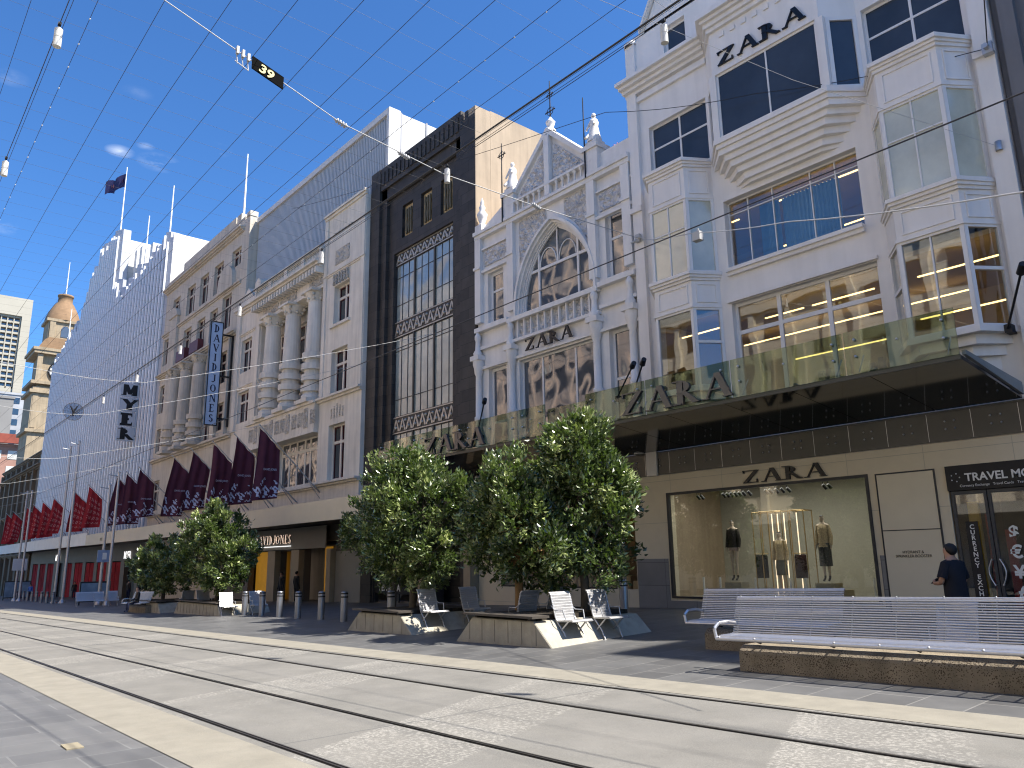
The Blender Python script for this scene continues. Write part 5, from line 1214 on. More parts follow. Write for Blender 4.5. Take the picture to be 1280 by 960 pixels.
def long_bench(x0, x1, y0, label, curl=True):
    g = gz((x0 + x1) / 2, y0); t = thing('slatted_bench', label, 'bench', ((x0 + x1) / 2, y0, g), 'long steel slatted benches')
    def zt(x, v): return G * x + .032 * (y0 - 9.5) + v + .10
    prS = [(0, .41), (.04, .435), (.09, .445), (.14, .448), (.19, .45), (.24, .45), (.29, .45), (.34, .45), (.39, .452), (.44, .46)]
    prB = [(.48 + .0112 * i, .488 + .0325 * i) for i in range(16)] + [(.66, .995), (.67, 1.01)]
    for nm, pr in (('seat', prS), ('backrest', prB)):
        b = MB()
        for i, (u, v) in enumerate(pr): b.tube((x0, y0 + u, zt(x0, v)), (x1, y0 + u, zt(x1, v)), .030 if (nm == 'seat' and i == 0) else .0128, n=6)
        b.build(nm, SLAT, t)
    b = MB(); n = int((x1 - x0) / .62)
    for i in range(n + 1):
        x = x0 + .06 + (x1 - x0 - .12) * i / n
        b.path([(x, y0 + u + (.016 if k > 9 else 0), zt(x, v - .016)) for k, (u, v) in enumerate(prS + prB)], .011, 4)
        b.ball((x, y0 - .012, zt(x, .43)), .02, 6); b.ball((x, y0 + .67, zt(x, 1.02)), .014, 6)
    b.build('rib', GALV, t)
    if curl:
        b = MB(); x = x0 - .01
        b.path([(x, y0 + .02, zt(x, .42)), (x - .02, y0 + .01, zt(x, .56)), (x, y0 + .1, zt(x, .64)), (x + .03, y0 + .3, zt(x, .65)), (x + .04, y0 + .5, zt(x, .62))], .026, 8)
        b.build('armrest', SLAT, t)
    b = MB(); ya, yb = y0 + .30, y0 + 1.05
    b.prism([(ya, -.3), (ya, .30), (ya + .10, .40), (yb - .07, .40), (yb, .30), (yb, -.3)], 'X', x0 + .18, x1 - .1)
    b.v = [(x, y, z + G * x + .032 * (y0 - 9.5)) for x, y, z in b.v]
    b.build('concrete_plinth', PLINTH, t, .02)
    b = MB()
    for i in range(int((x1 - x0) / 1.2) + 1):
        x = x0 + .5 + i * 1.2
        if x < x1 - .1: b.path([(x, y0 + .1, zt(x, .43)), (x, y0 + .45, zt(x, .33)), (x, y0 + .5, zt(x, .5))], .018, 5)
    b.build('support', BLACK, t)
long_bench(-7.6, -1.2, 10.62, 'long steel slatted bench on a rough concrete plinth, nearest at the right')
long_bench(-9.65, -6.75, 12.55, 'shorter slatted bench half hidden behind the long one at the right')
# ---- bollards
def bollard(x, y, label, group, h=1.06, r=.125):
    g = gz(x, y); t = thing('bollard', label, 'bollard', (x, y, g), group)
    b = MB(); b.lathe((x, y, g - .1), [(r, 0), (r, h + .02), (r * .95, h + .06), (0, h + .08)], 16); b.build('post', mat('stainless_bollard', (.30, .31, .34), .38, .1, 4, metal=.7), t)
    for k, z in enumerate((h - .12, h - .24)):
        b = MB(); b.lathe((x, y, g + z), [(r + .004, 0), (r + .006, .045), (r, .05)], 16); b.build('band', BLACK, t)
    return t
gB = 'steel bollards in front of the store entrance'
bp = [(-35.24, 14.05), (-33.41, 14.09), (-31.6, 14.08), (-29.62, 13.97), (-27.5, 13.9), (-25.55, 13.8)]
b0 = bollard(*bp[0], 'steel bollard with black bands, leftmost of the six before the store entrance', gB)
for i, p in enumerate(bp[1:]):
    dup(b0, (p[0], p[1], gz(*p)), 'steel bollard with black bands, %s from the left of the six before the store entrance' % ['second', 'third', 'fourth', 'fifth', 'last'][i], gB)
dup(b0, (-22.9, 14.1, gz(-22.9, 14.1)), 'steel bollard standing right against the shaded planter', gB)
dup(b0, (-17.12, 19.18, gz(-17.1, 19.2)), 'lone steel bollard beside the shop wall right of the big tree', gB)
for i in range(13):
    f = i / 12; x = -129 + (49.4) * f; y = 17.6 - 3.1 * f
    dup(b0, (x, y, gz(x, y)), 'distant steel bollard, %s from the right in the far left row' % ORD[12 - i], 'distant bollards at far left')
# ---- masts
def mast(x, y, top, label, r=.13):
    g = gz(x, y); t = thing('mast', label, 'pole', (x, y, g), 'tall pale poles on the mall at left')
    b = MB(); b.tube((x, y, g - .1), (x, y, top), r, r * .6, 10); b.build('shaft', GALV, t)
    b = MB(); b.lathe((x, y, g), [(r * 2.2, 0), (r * 2.2, .04), (r * 1.2, .3), (r, .32)], 10); b.build('base', GALV, t)
    b = MB(); b.ball((x, y, top), r * .8, 8); b.tube((x, y, top - .3), (x, y - .7, top - .2), .04, n=5); b.build('cap', GALV, t)
    return t
mast(-82.08, 15.04, 12.8, 'tall pale pole, left of the central pair'); mast(-79.93, 15.3, 13.05, 'tall pale pole, right of the central pair')
m1 = mast(-66.6, 15.2, 7.9, 'pale pole with a small blue sign, near the left tree'); mast(-64.2, 15.2, 8.65, 'pale pole right of the blue sign pole, by the left tree')
mast(-104.5, 15.2, 10.3, 'far pale pole, left of the distant pair'); mast(-101.4, 15.2, 10.1, 'far pale pole, right of the distant pair')
t = thing('direction_sign', 'small blue and white sign fixed low on a pale pole', 'sign', (-66.4, 15, 2.2)); b = MB(); b.box(-66.45, -66.38, 14.75, 15.75, 2.0, 2.9); b.build('plate', mat('blue_sign_plate', (.25, .33, .48), .4, .1), t)
b = MB(); b.box(-66.37, -66.36, 15.1, 15.4, 2.2, 2.7); b.build('symbol', LETW, t)
t = thing('direction_sign', 'small white sign on the far pale pole', 'sign', (-104, 15, 2.2)); b = MB(); b.box(-104.3, -104.2, 14.6, 16, 1.4, 2.7); b.build('plate', mat('white_sign_panel', (.5, .52, .56)), t)
for (x, y, w, h, lb) in ((-69, 15.4, 2.2, 1.75, 'dark framed information panel near the left chairs'), (-113, 16.6, 2.8, 2.2, 'pale blue information panel at the far left edge')):
    g = gz(x, y); t = thing('information_panel', lb, 'sign', (x, y, g)); b = MB(); b.box(x - .08, x + .08, y - w / 2, y + w / 2, g + .2, g + h); b.box(x - .06, x + .06, y - w / 2, y - w / 2 + .12, g - .1, g + .2); b.box(x - .06, x + .06, y + w / 2 - .12, y + w / 2, g - .1, g + .2); b.build('frame', FRAME_D, t)
    b = MB(); b.box(x + .081, x + .1, y - w / 2 + .1, y + w / 2 - .1, g + .3, g + h - .12); b.build('face', mat('pale_blue_panel_face', (.22, .32, .42), .2, .3, 1), t)
# ---- flags on the stores
MAROON = mat('maroon_cloth', (.075, .012, .028), .75, .15, 2); REDC = mat('red_cloth', (.33, .012, .018), .75, .12, 2); FW = mat('pale_lilac_print', (.50, .50, .62), .7, .05); FR_ = mat('pale_red_print', (.62, .30, .28), .7, .1)
PIN = ['..##....', '..###...', '###.##..', '.##..###', '..###.##', '...##...', '...###..', '........']
def flag(X, kind, label, group, seed):
    rr = random.Random(seed); t = thing('banner_flag', label, 'flag', (X, YF, 5.6), group)
    b = MB(); b.tube((X, YF, 5.35), (X, 16.85, 9.25), .045, .03, 7); b.ball((X, 16.83, 9.27), .06, 6); b.tube((X, YF, 4.9), (X, 19.9, 6.3), .025, n=5); b.build('pole', GALV, t)
    NU, NV = 26, 56; b = MB(); ph = rr.random() * 6; q1, q2, q3, q4 = rr.uniform(-.15, .2), rr.uniform(-.2, .1), rr.uniform(-.15, .15), rr.uniform(-.2, .2); am = rr.uniform(.6, 1.6)
    def P(u, v):
        yt = 16.93 + 1.2 * u; ztp = 9.10 - 1.14 * u; yb_ = 16.45 + q1 + (1.55 + q2) * u; zb_ = 5.1 + q3 + (.2 + q4) * u
        y = yt + (yb_ - yt) * v; z = ztp + (zb_ - ztp) * v
        x = X + am * .09 * math.sin(u * 7 + ph + v * 1.5) * (.3 + v) + .05 * math.sin(u * 15 + ph * 2)
        return (x, y + .04 * math.sin(v * 5 + ph), z)
    vs = [P(i / NU, j / NV) for i in range(NU + 1) for j in range(NV + 1)]
    fs = []; ms = []
    for i in range(NU):
        for j in range(NV):
            fs.append((i * (NV + 1) + j, (i + 1) * (NV + 1) + j, (i + 1) * (NV + 1) + j + 1, i * (NV + 1) + j + 1))
            mi = 0
            if kind == 'm':
                jj = j + int((1 - i / NU) * 4)
                if j > 40 + 5 * math.sin(i * .5 + seed) and j < 54:
                    if PIN[int((jj + (i // 9) * 3) * .85) % 8][int(i * .85) % 8] == '#': mi = 1
            else:
                if 8 < j < 50 and (j % 9) in (2, 3, 4, 5, 6) and (i % 6) not in (0, 5) and 3 < i < 24:
                    if ((i * 7 + j * 3 + (i // 6) * 5 + (j // 9) * 11) % 5) < 2: mi = 1
            ms.append(mi)
    b.v = vs; b.f = fs; b.m = ms; b.sm = [True] * len(fs)
    c = b.build('cloth', [MAROON, FW] if kind == 'm' else [REDC, FR_], t)
    if kind == 'm': text(t, 'DAVID JONES', X + .16, 6.75, 17.12, .17, FW, rot=(math.pi / 2, 0, math.pi / 2), depth=.002, sx=.75)
    return t
gm = 'maroon banner flags on the cream stores'; gr = 'red banner flags on the white fluted store'
for i, X in enumerate((-41.6, -45.35, -48.95, -53.0, -57.0, -65.2, -68.9, -72.2)):
    flag(X, 'm', 'maroon banner with white pinwheel hem, %s from the right' % ORD[i], gm, i)
for i, X in enumerate((-81.9, -88.5, -98.4, -104.6, -110.4, -115.2, -125.5, -131)):
    flag(X, 'r', 'bright red printed banner, %s from the right' % ORD[i], gr, 20 + i)
# ---- roof flagpoles
def roofpole(x, y, z0, z1, label, r=.11):
    t = thing('roof_flagpole', label, 'flagpole', (x, y, z0), 'white flagpoles on the store roofs'); b = MB(); b.tube((x, y, z0), (x, y, z1), r, r * .5, 8); b.ball((x, y, z1), r * .7, 6); b.build('pole', LETW, t)
    b = MB(); b.lathe((x, y, z0), [(r * 2, 0), (r * 2, .3), (r, .5)], 8); b.build('foot', LETW, t); return t
roofpole(-60.5, 22, 29.5, 36.2, 'white flagpole on the grey-cream store roof, rightmost')
roofpole(-81.9, 22, 34.0, 41.9, 'white flagpole on the fluted store roof, nearest the store wing')
fp_ = roofpole(-104.6, 22, 42.8, 53.8, 'white flagpole flying a dark flag on the highest step of the fluted store')
roofpole(-92.5, 22.4, 34.0, 42.4, 'short white flagpole on the fluted store, between the two taller ones'); roofpole(-119, 22, 35.0, 42.1, 'white flagpole near the left end of the fluted store', .09)
roofpole(-131.5, 22, 33, 41, 'thin white flagpole at the left end of the fluted roof', .09)
b = MB(); n = 10
vs = [(-104.75 - 3.6 * i / n * .8, 22 - 1.5 * i / n + .25 * math.sin(i * 1.1), 53.0 - .7 * i / n - 1.9 * j + .25 * math.sin(i * .9)) for i in range(n + 1) for j in (0, 1)]
b.add(vs, [(2 * i, 2 * i + 2, 2 * i + 3, 2 * i + 1) for i in range(n)], 0, True); 
for i in range(2, 9, 3): b.add([(vs[2 * i][0] + .05 + k * .5 - .5, vs[2 * i][1] - .12, vs[2 * i][2] - .7 - dz) for k in (0, 1) for dz in (0, .5)], [(0, 1, 3, 2)], 1)
b.build('flag_cloth', [mat('navy_flag', (.02, .02, .08), .7), mat('red_flag_patch', (.4, .1, .1), .7)], fp_)
# ---- trees
LEAF = None
def leafmat():
    m = bpy.data.materials.new('glossy_leaf'); m.use_nodes = True; t = m.node_tree; N = t.nodes; L = t.links; b = N['Principled BSDF']
    a = N.new('ShaderNodeAttribute'); a.attribute_name = 'tone'
    cr = N.new('ShaderNodeValToRGB'); e = cr.color_ramp.elements; e[0].position = 0; e[0].color = (.035, .055, .016, 1); e[1].position = 1; e[1].color = (.40, .45, .17, 1)
    k = cr.color_ramp.elements.new(.5); k.color = (.11, .155, .048, 1)
    L.new(a.outputs['Fac'], cr.inputs[0]); L.new(cr.outputs[0], b.inputs['Base Color']); b.inputs['Roughness'].default_value = .30; b.inputs['Specular IOR Level'].default_value = .9
    tr = N.new('ShaderNodeBsdfTranslucent'); tr.inputs[0].default_value = (.14, .24, .03, 1)
    mx = N.new('ShaderNodeMixShader'); mx.inputs[0].default_value = .16; L.new(b.outputs[0], mx.inputs[1]); L.new(tr.outputs[0], mx.inputs[2]); L.new(mx.outputs[0], N['Material Output'].inputs[0]); return m
LEAF = leafmat(); BARK = mat('grey_bark', (.10, .085, .065), .9, .25, 4, .5, 20); BARKO = mat('orange_brown_bark', (.20, .12, .05), .9, .25, 4, .5, 20)
def tree(lobes, trunk, label, nl, seed, leaf=.13, bark=BARK, grp='leafy trees in the planters'):
    rg = np.random.default_rng(seed); x, y = trunk; g = gz(x, y)
    t = thing('tree', label, 'tree', (x, y, g), grp)
    b = MB(); top = max(l[2] for l in lobes); mid = (x, y, g + 1.7)
    b.path([(x, y, g + .3), (x + .05, y, g + 1.0)], .11, 8); b.tube((x + .05, y, g + 1.0), (x, y, g + 1.8), .11, .09, 8)
    b.build('trunk', bark, t); b = MB()
    for lx, ly, lz, lr in lobes:
        a = Vector((x, y, g + 1.7)); c = Vector((lx, ly, lz)); m_ = a.lerp(c, .5) + Vector((0, 0, .15)); b.tube(a, m_, .07, .05, 6); b.tube(m_, c, .05, .02, 6)
        for _ in range(5):
            d = Vector(rg.normal(size=3)).normalized() * lr * .85; b.tube(m_.lerp(c, .6), c + d, .025, .008, 4)
    b.build('branches', bark, t)
    # clumps of leaves spread on and inside the lobes
    w = np.array([l[3] ** 2 for l in lobes]); w /= w.sum(); NC = nl // 52; cen = []; nrm = []
    idx = rg.choice(len(lobes), NC, p=w)
    for k in idx:
        lx, ly, lz, lr = lobes[k]; d = rg.normal(size=3); d /= np.linalg.norm(d)
        rad = lr * (1 - .40 * rg.random() ** 2.6) * (1 + .13 * rg.normal())
        cen.append((lx + d[0] * rad, ly + d[1] * rad, lz + d[2] * rad * .92)); nrm.append(d)
    cen = np.array(cen); nrm = np.array(nrm)
    ci = rg.integers(0, NC, nl); spread = rg.normal(size=(nl, 3)) * .105
    P = cen[ci] + spread; ton = np.clip(.40 + .25 * rg.normal(size=NC)[ci] + .16 * rg.normal(size=nl), 0, 1)
    keep = P[:, 2] > gz(x, y) + .95; P = P[keep]; ton = ton[keep]; D = nrm[ci][keep]; n = len(P)
    # leaf axis: outwards and a little up, random
    A = D * .8 + rg.normal(size=(n, 3)) * .6 + np.array([0, 0, .35]); A /= np.linalg.norm(A, axis=1)[:, None]
    B = np.cross(A, rg.normal(size=(n, 3)) * .5 + np.array([0, 0, 1.0])); B /= np.linalg.norm(B, axis=1)[:, None]
    Nn = np.cross(A, B); ln = 1.22 * leaf * (.75 + .5 * rg.random(n))[:, None]; wd = ln * .27
    v0 = P; v1 = P + A * ln * .5 + B * wd + Nn * wd * .35; v2 = P + A * ln + Nn * ln * -.08; v3 = P + A * ln * .5 - B * wd + Nn * wd * .35
    vs = np.stack([v0, v1, v2, v3], 1).reshape(-1, 3) - np.array([x, y, g]); q = np.arange(n) * 4
    fs = np.stack([q, q + 1, q + 2, q, q + 2, q + 3], 1).reshape(-1, 3)
    me = bpy.data.meshes.new('crown'); me.from_pydata(vs.tolist(), [], fs.tolist()); me.materials.append(LEAF)
    at = me.attributes.new('tone', 'FLOAT', 'POINT'); at.data.foreach_set('value', np.repeat(ton, 4).astype(np.float32)); me.update()
    o = bpy.data.objects.new('crown', me); COL.objects.link(o); o.parent = t
    return t
tree([(-13.85, 14, 4.35, .9), (-13.83, 14.3, 3.21, 1.05), (-13.6, 14.2, 2.1, .72), (-14.99, 14.4, 2.67, .85), (-13.0, 14.2, 2.7, .45), (-14.9, 14.5, 3.9, .7), (-13.95, 14, 4.75, .66), (-14.31, 13.6, 1.65, .72), (-13.1, 13.9, 1.55, .6), (-13.35, 14.2, 3.5, .7)], (-13.7, 13.9), 'tallest tree, glossy leaved, rising over the canopy above the sunlit planter', 21000, 1, .12)
tree([(-15.17, 12.9, 3.66, .77), (-15.76, 12.7, 2.87, .78), (-14.58, 12.9, 2.62, .89), (-15.61, 13.1, 1.85, .78), (-14.7, 12.9, 1.75, .7), (-16.53, 12.9, 2.29, .59), (-13.6, 12.8, 1.9, .5), (-15.1, 12.8, 3.1, .8)], (-15.0, 12.9), 'rounded lower tree with orange-brown trunk, left of the tallest tree', 14000, 2, .12, BARKO)
tree([(-21.52, 13.5, 4.1, 1.15), (-19.81, 13.3, 3.12, 1.25), (-20.99, 12.9, 2.93, 1.12), (-20.1, 13.6, 4.0, .85), (-20.7, 13.3, 4.65, .66), (-18.87, 13.1, 1.91, .7), (-20.65, 13.0, 1.8, .95), (-21.6, 13.2, 1.9, .8), (-19.6, 13.4, 1.7, .8), (-19.05, 14.1, 3.6, .7), (-22.6, 13.6, 3.2, .9)], (-20.4, 13.3), 'broad glossy tree over the shaded planter left of the centre', 22000, 3, .125)
tree([(-24.67, 14.6, 3.13, .92), (-26.5, 14.6, 2.75, .62), (-25.6, 14.6, 2.6, .7), (-24.05, 14.6, 2.2, .7), (-23.4, 14.5, 2.9, .8), (-23.4, 14.5, 3.9, .7)], (-23.6, 14.6), 'smaller tree reaching left behind the broad central tree', 11000, 4, .125)
tree([(-38.8, 14, 3.13, 1.3), (-40.01, 14, 2.2, 1.4), (-37.6, 14.3, 2.15, 1.05), (-41.3, 14, 3.0, 1.05), (-37.45, 14, 1.5, 1.0), (-42.0, 14, 1.6, 1.1), (-39.6, 14.1, 3.9, .9), (-38.2, 14.2, 1.6, 1.2)], (-39.2, 14.2), 'dark dense tree on the long planter below the maroon banners', 17000, 5, .16)
tree([(-48.49, 14.3, 2.2, 1.3), (-50.4, 14.3, 1.5, 1.3), (-46.65, 14.3, 1.2, 1.3), (-52.4, 14.3, 1.7, .75), (-45.2, 14.3, 1.7, .95)], (-48, 14.3), 'low dark tree farthest left, beside the dense one', 13000, 6, .17)
# ---- cables over the street
WIRE = mat('dark_cable', (.03, .03, .035), .6, .1)
WIREW = mat('pale_cable', (.45, .45, .45), .5, .05)
b = MB(); Z = 15.0
def sag(x, y): return Z
for k in range(-8, 10):
    y = 2.89 + 1.24 * k; b.tube((-150, y, Z), (5, y, Z), .0075, n=4, caps=False)
for k in range(-16, 46):
    x = -18.69 - 1.235 * k; b.tube((x, -9, Z), (x, 14.1, Z), .0034 if k < 10 else .0026, n=3, caps=False)
o = b.build('overhead_cable_net', WIRE); tag(o, 'fine square net of dark cables strung high over the street', 'cable net')
b = MB()
for y in (2.89, 11.57):
    for k in range(46): b.ball((-12 - 1.235 * k * 1.0, y, Z - .02), .022, 5)
o = b.build('string_lights', mat('white_bulb', (.75, .75, .72), .4)); tag(o, 'rows of tiny white bulbs clipped along the cable net', 'string lights')
def cable(name, pts, r, m, label, cat='cable', dr=0, seg=10, group=None):
    b = MB(); P = []
    for a, c in zip(pts, pts[1:]):
        a, c = Vector(a), Vector(c)
        for i in range(seg): f = i / seg; p = a.lerp(c, f); p.z -= dr * 4 * f * (1 - f); P.append(p)
    P.append(Vector(pts[-1])); b.path(P, r, 5); o = b.build(name, m); return tag(o, label, cat, group)
cable('tram_contact_wire', [(-160, 4.1, 5.3), (-60, 4.1, 5.6), (-20, 4.15, 5.62), (8, 4.2, 5.7)], .009, WIRE, 'thick dark tram wire over the nearer track', 'tram wire')
cable('tram_contact_wire', [(-160, 7.7, 5.3), (-60, 7.7, 5.6), (-20, 7.6, 5.6), (8, 7.5, 5.7)], .009, WIRE, 'thick dark tram wire over the farther track, crossing the shop facades', 'tram wire')
gl_ = 'white cylinder street lamps hung on cables'
for y, nm in ((12.0, 'farther'), (2.0, 'nearer')):
    xs_ = [-0.9, -8.82, -16.84, -24.8, -32.7, -40.8, -48.8, -56.8] if y > 5 else [-9.9, -17.1, -24.3, -31.5, -38.7, -46]
    cable('lamp_cable', [(-150, y, 12.9)] + [(x, y, 13.0) for x in xs_[::-1]] + [(6, y, 13.1)], .009, WIRE, 'dark cable carrying the %s row of cylinder lamps' % nm, 'cable', .03, 3)
    cable('lamp_feed_cable', [(-150, y + .12, 13.1)] + [(6, y + .12, 13.3)], .006, WIRE, 'thin dark feed wire beside the %s lamp cable' % nm, 'cable', 0, 3)
    first = None
    for i, x in enumerate(xs_):
        lb = 'white cylinder lamp hanging on the %s cable, %s from the right' % (nm, ORD[i])
        if first is None:
            t = thing('hanging_lamp', lb, 'lamp', (x, y, 12.95), gl_)
            b = MB(); b.tube((x, y, 12.44), (x, y, 12.64), .082, n=14); b.tube((x, y, 12.64), (x, y, 12.67), .076, n=14, caps=False); b.tube((x, y, 12.67), (x, y, 12.86), .082, n=14); b.tube((x, y, 12.86), (x, y, 12.90), .04, n=10); b.build('body', mat('white_lamp_body', (.62, .61, .58), .45, .08, 3), t)
            b = MB(); b.tube((x, y, 12.88), (x, y, 13.02), .02, n=6); b.box(x - .05, x + .05, y - .03, y + .03, 12.96, 13.02); b.build('hanger', BLACK, t); first = t
        else: dup(first, (x, y, 12.95), lb, gl_)
# cross span with the route marker
sp = [(-17, -9.4, 17.6), (-17, 3.98, 14.56), (-17, 6.09, 13.92), (-17, 8.62, 13.15), (-17, 12.0, 12.78), (-17.0, 15.65, 12.86), (-17.05, 20.9, 13.17)]
cable('span_wire', sp, .014, WIREW, 'pale span wire carrying the number plate across the street to the white corner pier', 'cable', 0, 2)
t = thing('number_plate', 'black plate with yellow 39 hanging on the span wire', 'sign', (-17, 6.4, 13.6))
b = MB(); 
def skew(y): return 13.92 - (y - 6.09) * .302
b.prism([(6.12, skew(6.12) - .22), (6.95, skew(6.95) - .22), (6.95, skew(6.95) + .12), (6.12, skew(6.12) + .12)], 'X', -16.99, -16.95); b.build('plate', mat('matt_black_plate', (.006, .006, .006), .9, .1, spec=.05), t)
o = text(t, '39', -16.93, skew(6.25) - .19, 6.27, .32, mat('yellow_figure', (.62, .55, .25), .5), 'figures', depth=.002, rot=(math.pi / 2, 0, math.pi / 2), sx=1.25, bold=.008)
from mathutils import Euler
o.rotation_euler = (Matrix.Rotation(-.293, 4, 'X') @ Euler((math.pi / 2, 0, math.pi / 2)).to_matrix().to_4x4()).to_euler()
b = MB()
for y in (5.72, 5.86, 6.0): b.box(-17.03, -16.94, y, y + .06, skew(y) - .1, skew(y) + .1); b.tube((-17, y, skew(y)), (-17.0, y + .05, skew(y) - .35), .015, n=4)
b.tube((-17, 5.7, skew(5.7) - .3), (-17, 6.05, skew(6.05) - .33), .012, n=4); b.build('clamp', WIREW, t)
for y, z, nm in ((8.62, 13.15, 'on the span wire below the number plate'), (15.65, 12.86, 'on the span wire in front of the arch'), (10.6, 12.9, 'on the span wire in front of the roof screen')):
    t = thing('insulator', 'pale cable insulator ' + nm, 'insulator', (-17, y, z), 'insulators on the span wire')
    b = MB()
    for k in range(4): b.tube((-17, y - .14 + k * .08, z + .03 - k * .02), (-17, y - .10 + k * .08, z + .02 - k * .02), .07, n=8)
    b.tube((-17, y - .2, z + .04), (-17, y + .2, z - .04), .03, n=6); b.build('discs', WIREW, t)
cable('span_wire', [(-17.0, 20.9, 13.1), (-12.2, 17.3, 10.7), (-7.3, 13.6, 8.2), (-2.4, 10, 5.76)], .012, WIREW, 'pale wire from the white corner pier out to the right over the tram tracks', 'cable', .05, 4)
t = thing('span_fitting', 'small white fitting on the pale wire in front of the middle windows', 'fitting', (-11.8, 17, 10.4)); b = MB(); b.box(-11.95, -11.7, 16.9, 17.1, 10.25, 10.5); b.tube((-11.8, 17, 10.5), (-11.8, 17, 10.62), .02, n=5); b.build('box', WIREW, t)
t = thing('wall_bracket', 'pale cable anchor on the corner pier between arch and bays', 'bracket', (-17.05, 20.85, 13.15)); b = MB(); b.box(-17.15, -16.95, 20.72, 20.84, 13.0, 13.3); b.tube((-17.05, 20.8, 13.15), (-16.8, 20.6, 13.1), .06, n=8); b.tube((-17.05, 20.8, 13.1), (-17.25, 20.6, 12.98), .05, n=8); b.build('anchor', WIREW, t)
cable('facade_cable', [(-5.2, 20.7, 14.3), (-11.4, 20.0, 15.9), (-17.3, 19.6, 18.0), (-45, 19.5, 24.5)], .012, WIRE, 'thin dark cable crossing the white building from its right pier towards the tower', 'cable', .15, 5)
cable('facade_cable', [(-5.2, 20.7, 14.3), (-4.4, 18.5, 15.9), (-3.8, 17, 17.4)], .016, WIRE, 'dark cable rising to the right from the upper right pier', 'cable', 0, 2)
t = thing('wall_bracket', 'dark cable anchor on the upper right pier', 'bracket', (-5.2, 20.8, 14.3)); b = MB(); b.box(-5.32, -5.08, 20.65, 20.84, 14.15, 14.45); b.tube((-5.2, 20.7, 14.3), (-5.2, 20.5, 14.3), .07, n=8); b.build('anchor', GALV, t)
t = thing('wall_bracket', 'round cable anchor with a thin stay beside the right bay window', 'bracket', (-5.4, 20.8, 11.6)); b = MB(); b.lathe((-5.35, 20.8, 11.5), [(.08, 0), (.08, .25), (0, .25)], 10); b.build('anchor', GALV, t)
cable('stay_wire', [(-5.35, 20.75, 11.6), (-8.6, 17, 13.6), (-13, 9, 16.5)], .006, WIREW, 'very thin pale stay wire rising left from the right bay window', 'cable', 0, 2)
for X, lab in ((-45, 'in front of the baroque columns'), (-60, 'in front of the store wing'), (-80, 'in front of the fluted store, nearer'), (-100, 'in front of the fluted store, farther')):
    cable('span_wire', [(X, -9.4, 8.6), (X, 4.1, 7.1), (X, 7.7, 7.1), (X, 20.8, 10.6)], .010, WIREW, 'pale tram span wire crossing the street ' + lab, 'cable', .1, 4)
for X in (-30, -38): cable('span_wire', [(X, -9.4, 9.6), (X, 4.1, 8.3), (X, 7.7, 8.3), (X, 20.8, 12.6)], .009, WIREW, 'pale tram span wire ending on the %s' % ('black tower' if X == -30 else 'right tower of the cream store'), 'cable', .1, 4)
t = thing('hanging_disc', 'round see-through wire disc with a dark hand shape in front of the fluted store', 'street clock', (-38.9, 7, 8.5))
b = MB(); cx_, cy_, cz_, r_ = -38.9, 7.05, 8.52, .40
for rad in (r_,): b.path([(cx_, cy_ + rad * math.cos(a * math.pi / 14), cz_ + rad * math.sin(a * math.pi / 14)) for a in range(29)], .012, 5)
for a in range(12): b.tube((cx_, cy_, cz_), (cx_, cy_ + r_ * math.cos(a * math.pi / 6), cz_ + r_ * math.sin(a * math.pi / 6)), .008, n=4)
b.build('ring', WIRE, t)
b = MB(); b.tube((cx_, cy_, cz_), (cx_, cy_ - .14, cz_ + .24), .05, .03, 5); b.tube((cx_, cy_, cz_), (cx_, cy_ + .14, cz_ + .26), .05, .03, 5); b.tube((cx_, cy_, cz_), (cx_, cy_, cz_ - .2), .05, .04, 5); b.build('hand', INK, t)
b = MB(); b.tube((cx_ - .01, cy_, cz_), (cx_ + .01, cy_, cz_), r_ * .96, n=24); b.build('mesh_disc', glass('smoky_disc', (.74, .78, .84), 1, .1, .02), t)
# ---- people
SKIN = mat('skin', (.42, .24, .16), .5, .05); HAIR = mat('black_hair', (.008, .007, .007), .6, .1); NAVY = mat('navy_shirt', (.005, .006, .012), .8, .2, 6); DENIM = mat('dark_trousers', (.012, .018, .05), .85, .2, 6); SHOE = mat('dark_shoe', (.015, .013, .012), .5)
def skinned(name, verts, edges, radii, ms, matfn, parent, sub=2, root=0):
    me = bpy.data.meshes.new(name); me.from_pydata(verts, edges, []); o = bpy.data.objects.new(name, me); COL.objects.link(o)
    md = o.modifiers.new('skin', 'SKIN'); md.use_smooth_shade = True
    if not me.skin_vertices: me.attributes  # layer comes with the modifier
    sv = me.skin_vertices[0].data if me.skin_vertices else None
    for i, r in enumerate(radii):
        sv[i].radius = (r, r) if not isinstance(r, tuple) else r; sv[i].use_root = (i == root)
    s2 = o.modifiers.new('sub', 'SUBSURF'); s2.levels = sub; s2.render_levels = sub
    dg = bpy.context.evaluated_depsgraph_get(); m2 = bpy.data.meshes.new_from_object(o.evaluated_get(dg)); bpy.data.objects.remove(o)
    m2.materials.clear()
    for m in ms: m2.materials.append(m)
    for p in m2.polygons: p.material_index = matfn(p.center); p.use_smooth = True
    o = bpy.data.objects.new(name, m2); COL.objects.link(o); o.parent = parent
    return o
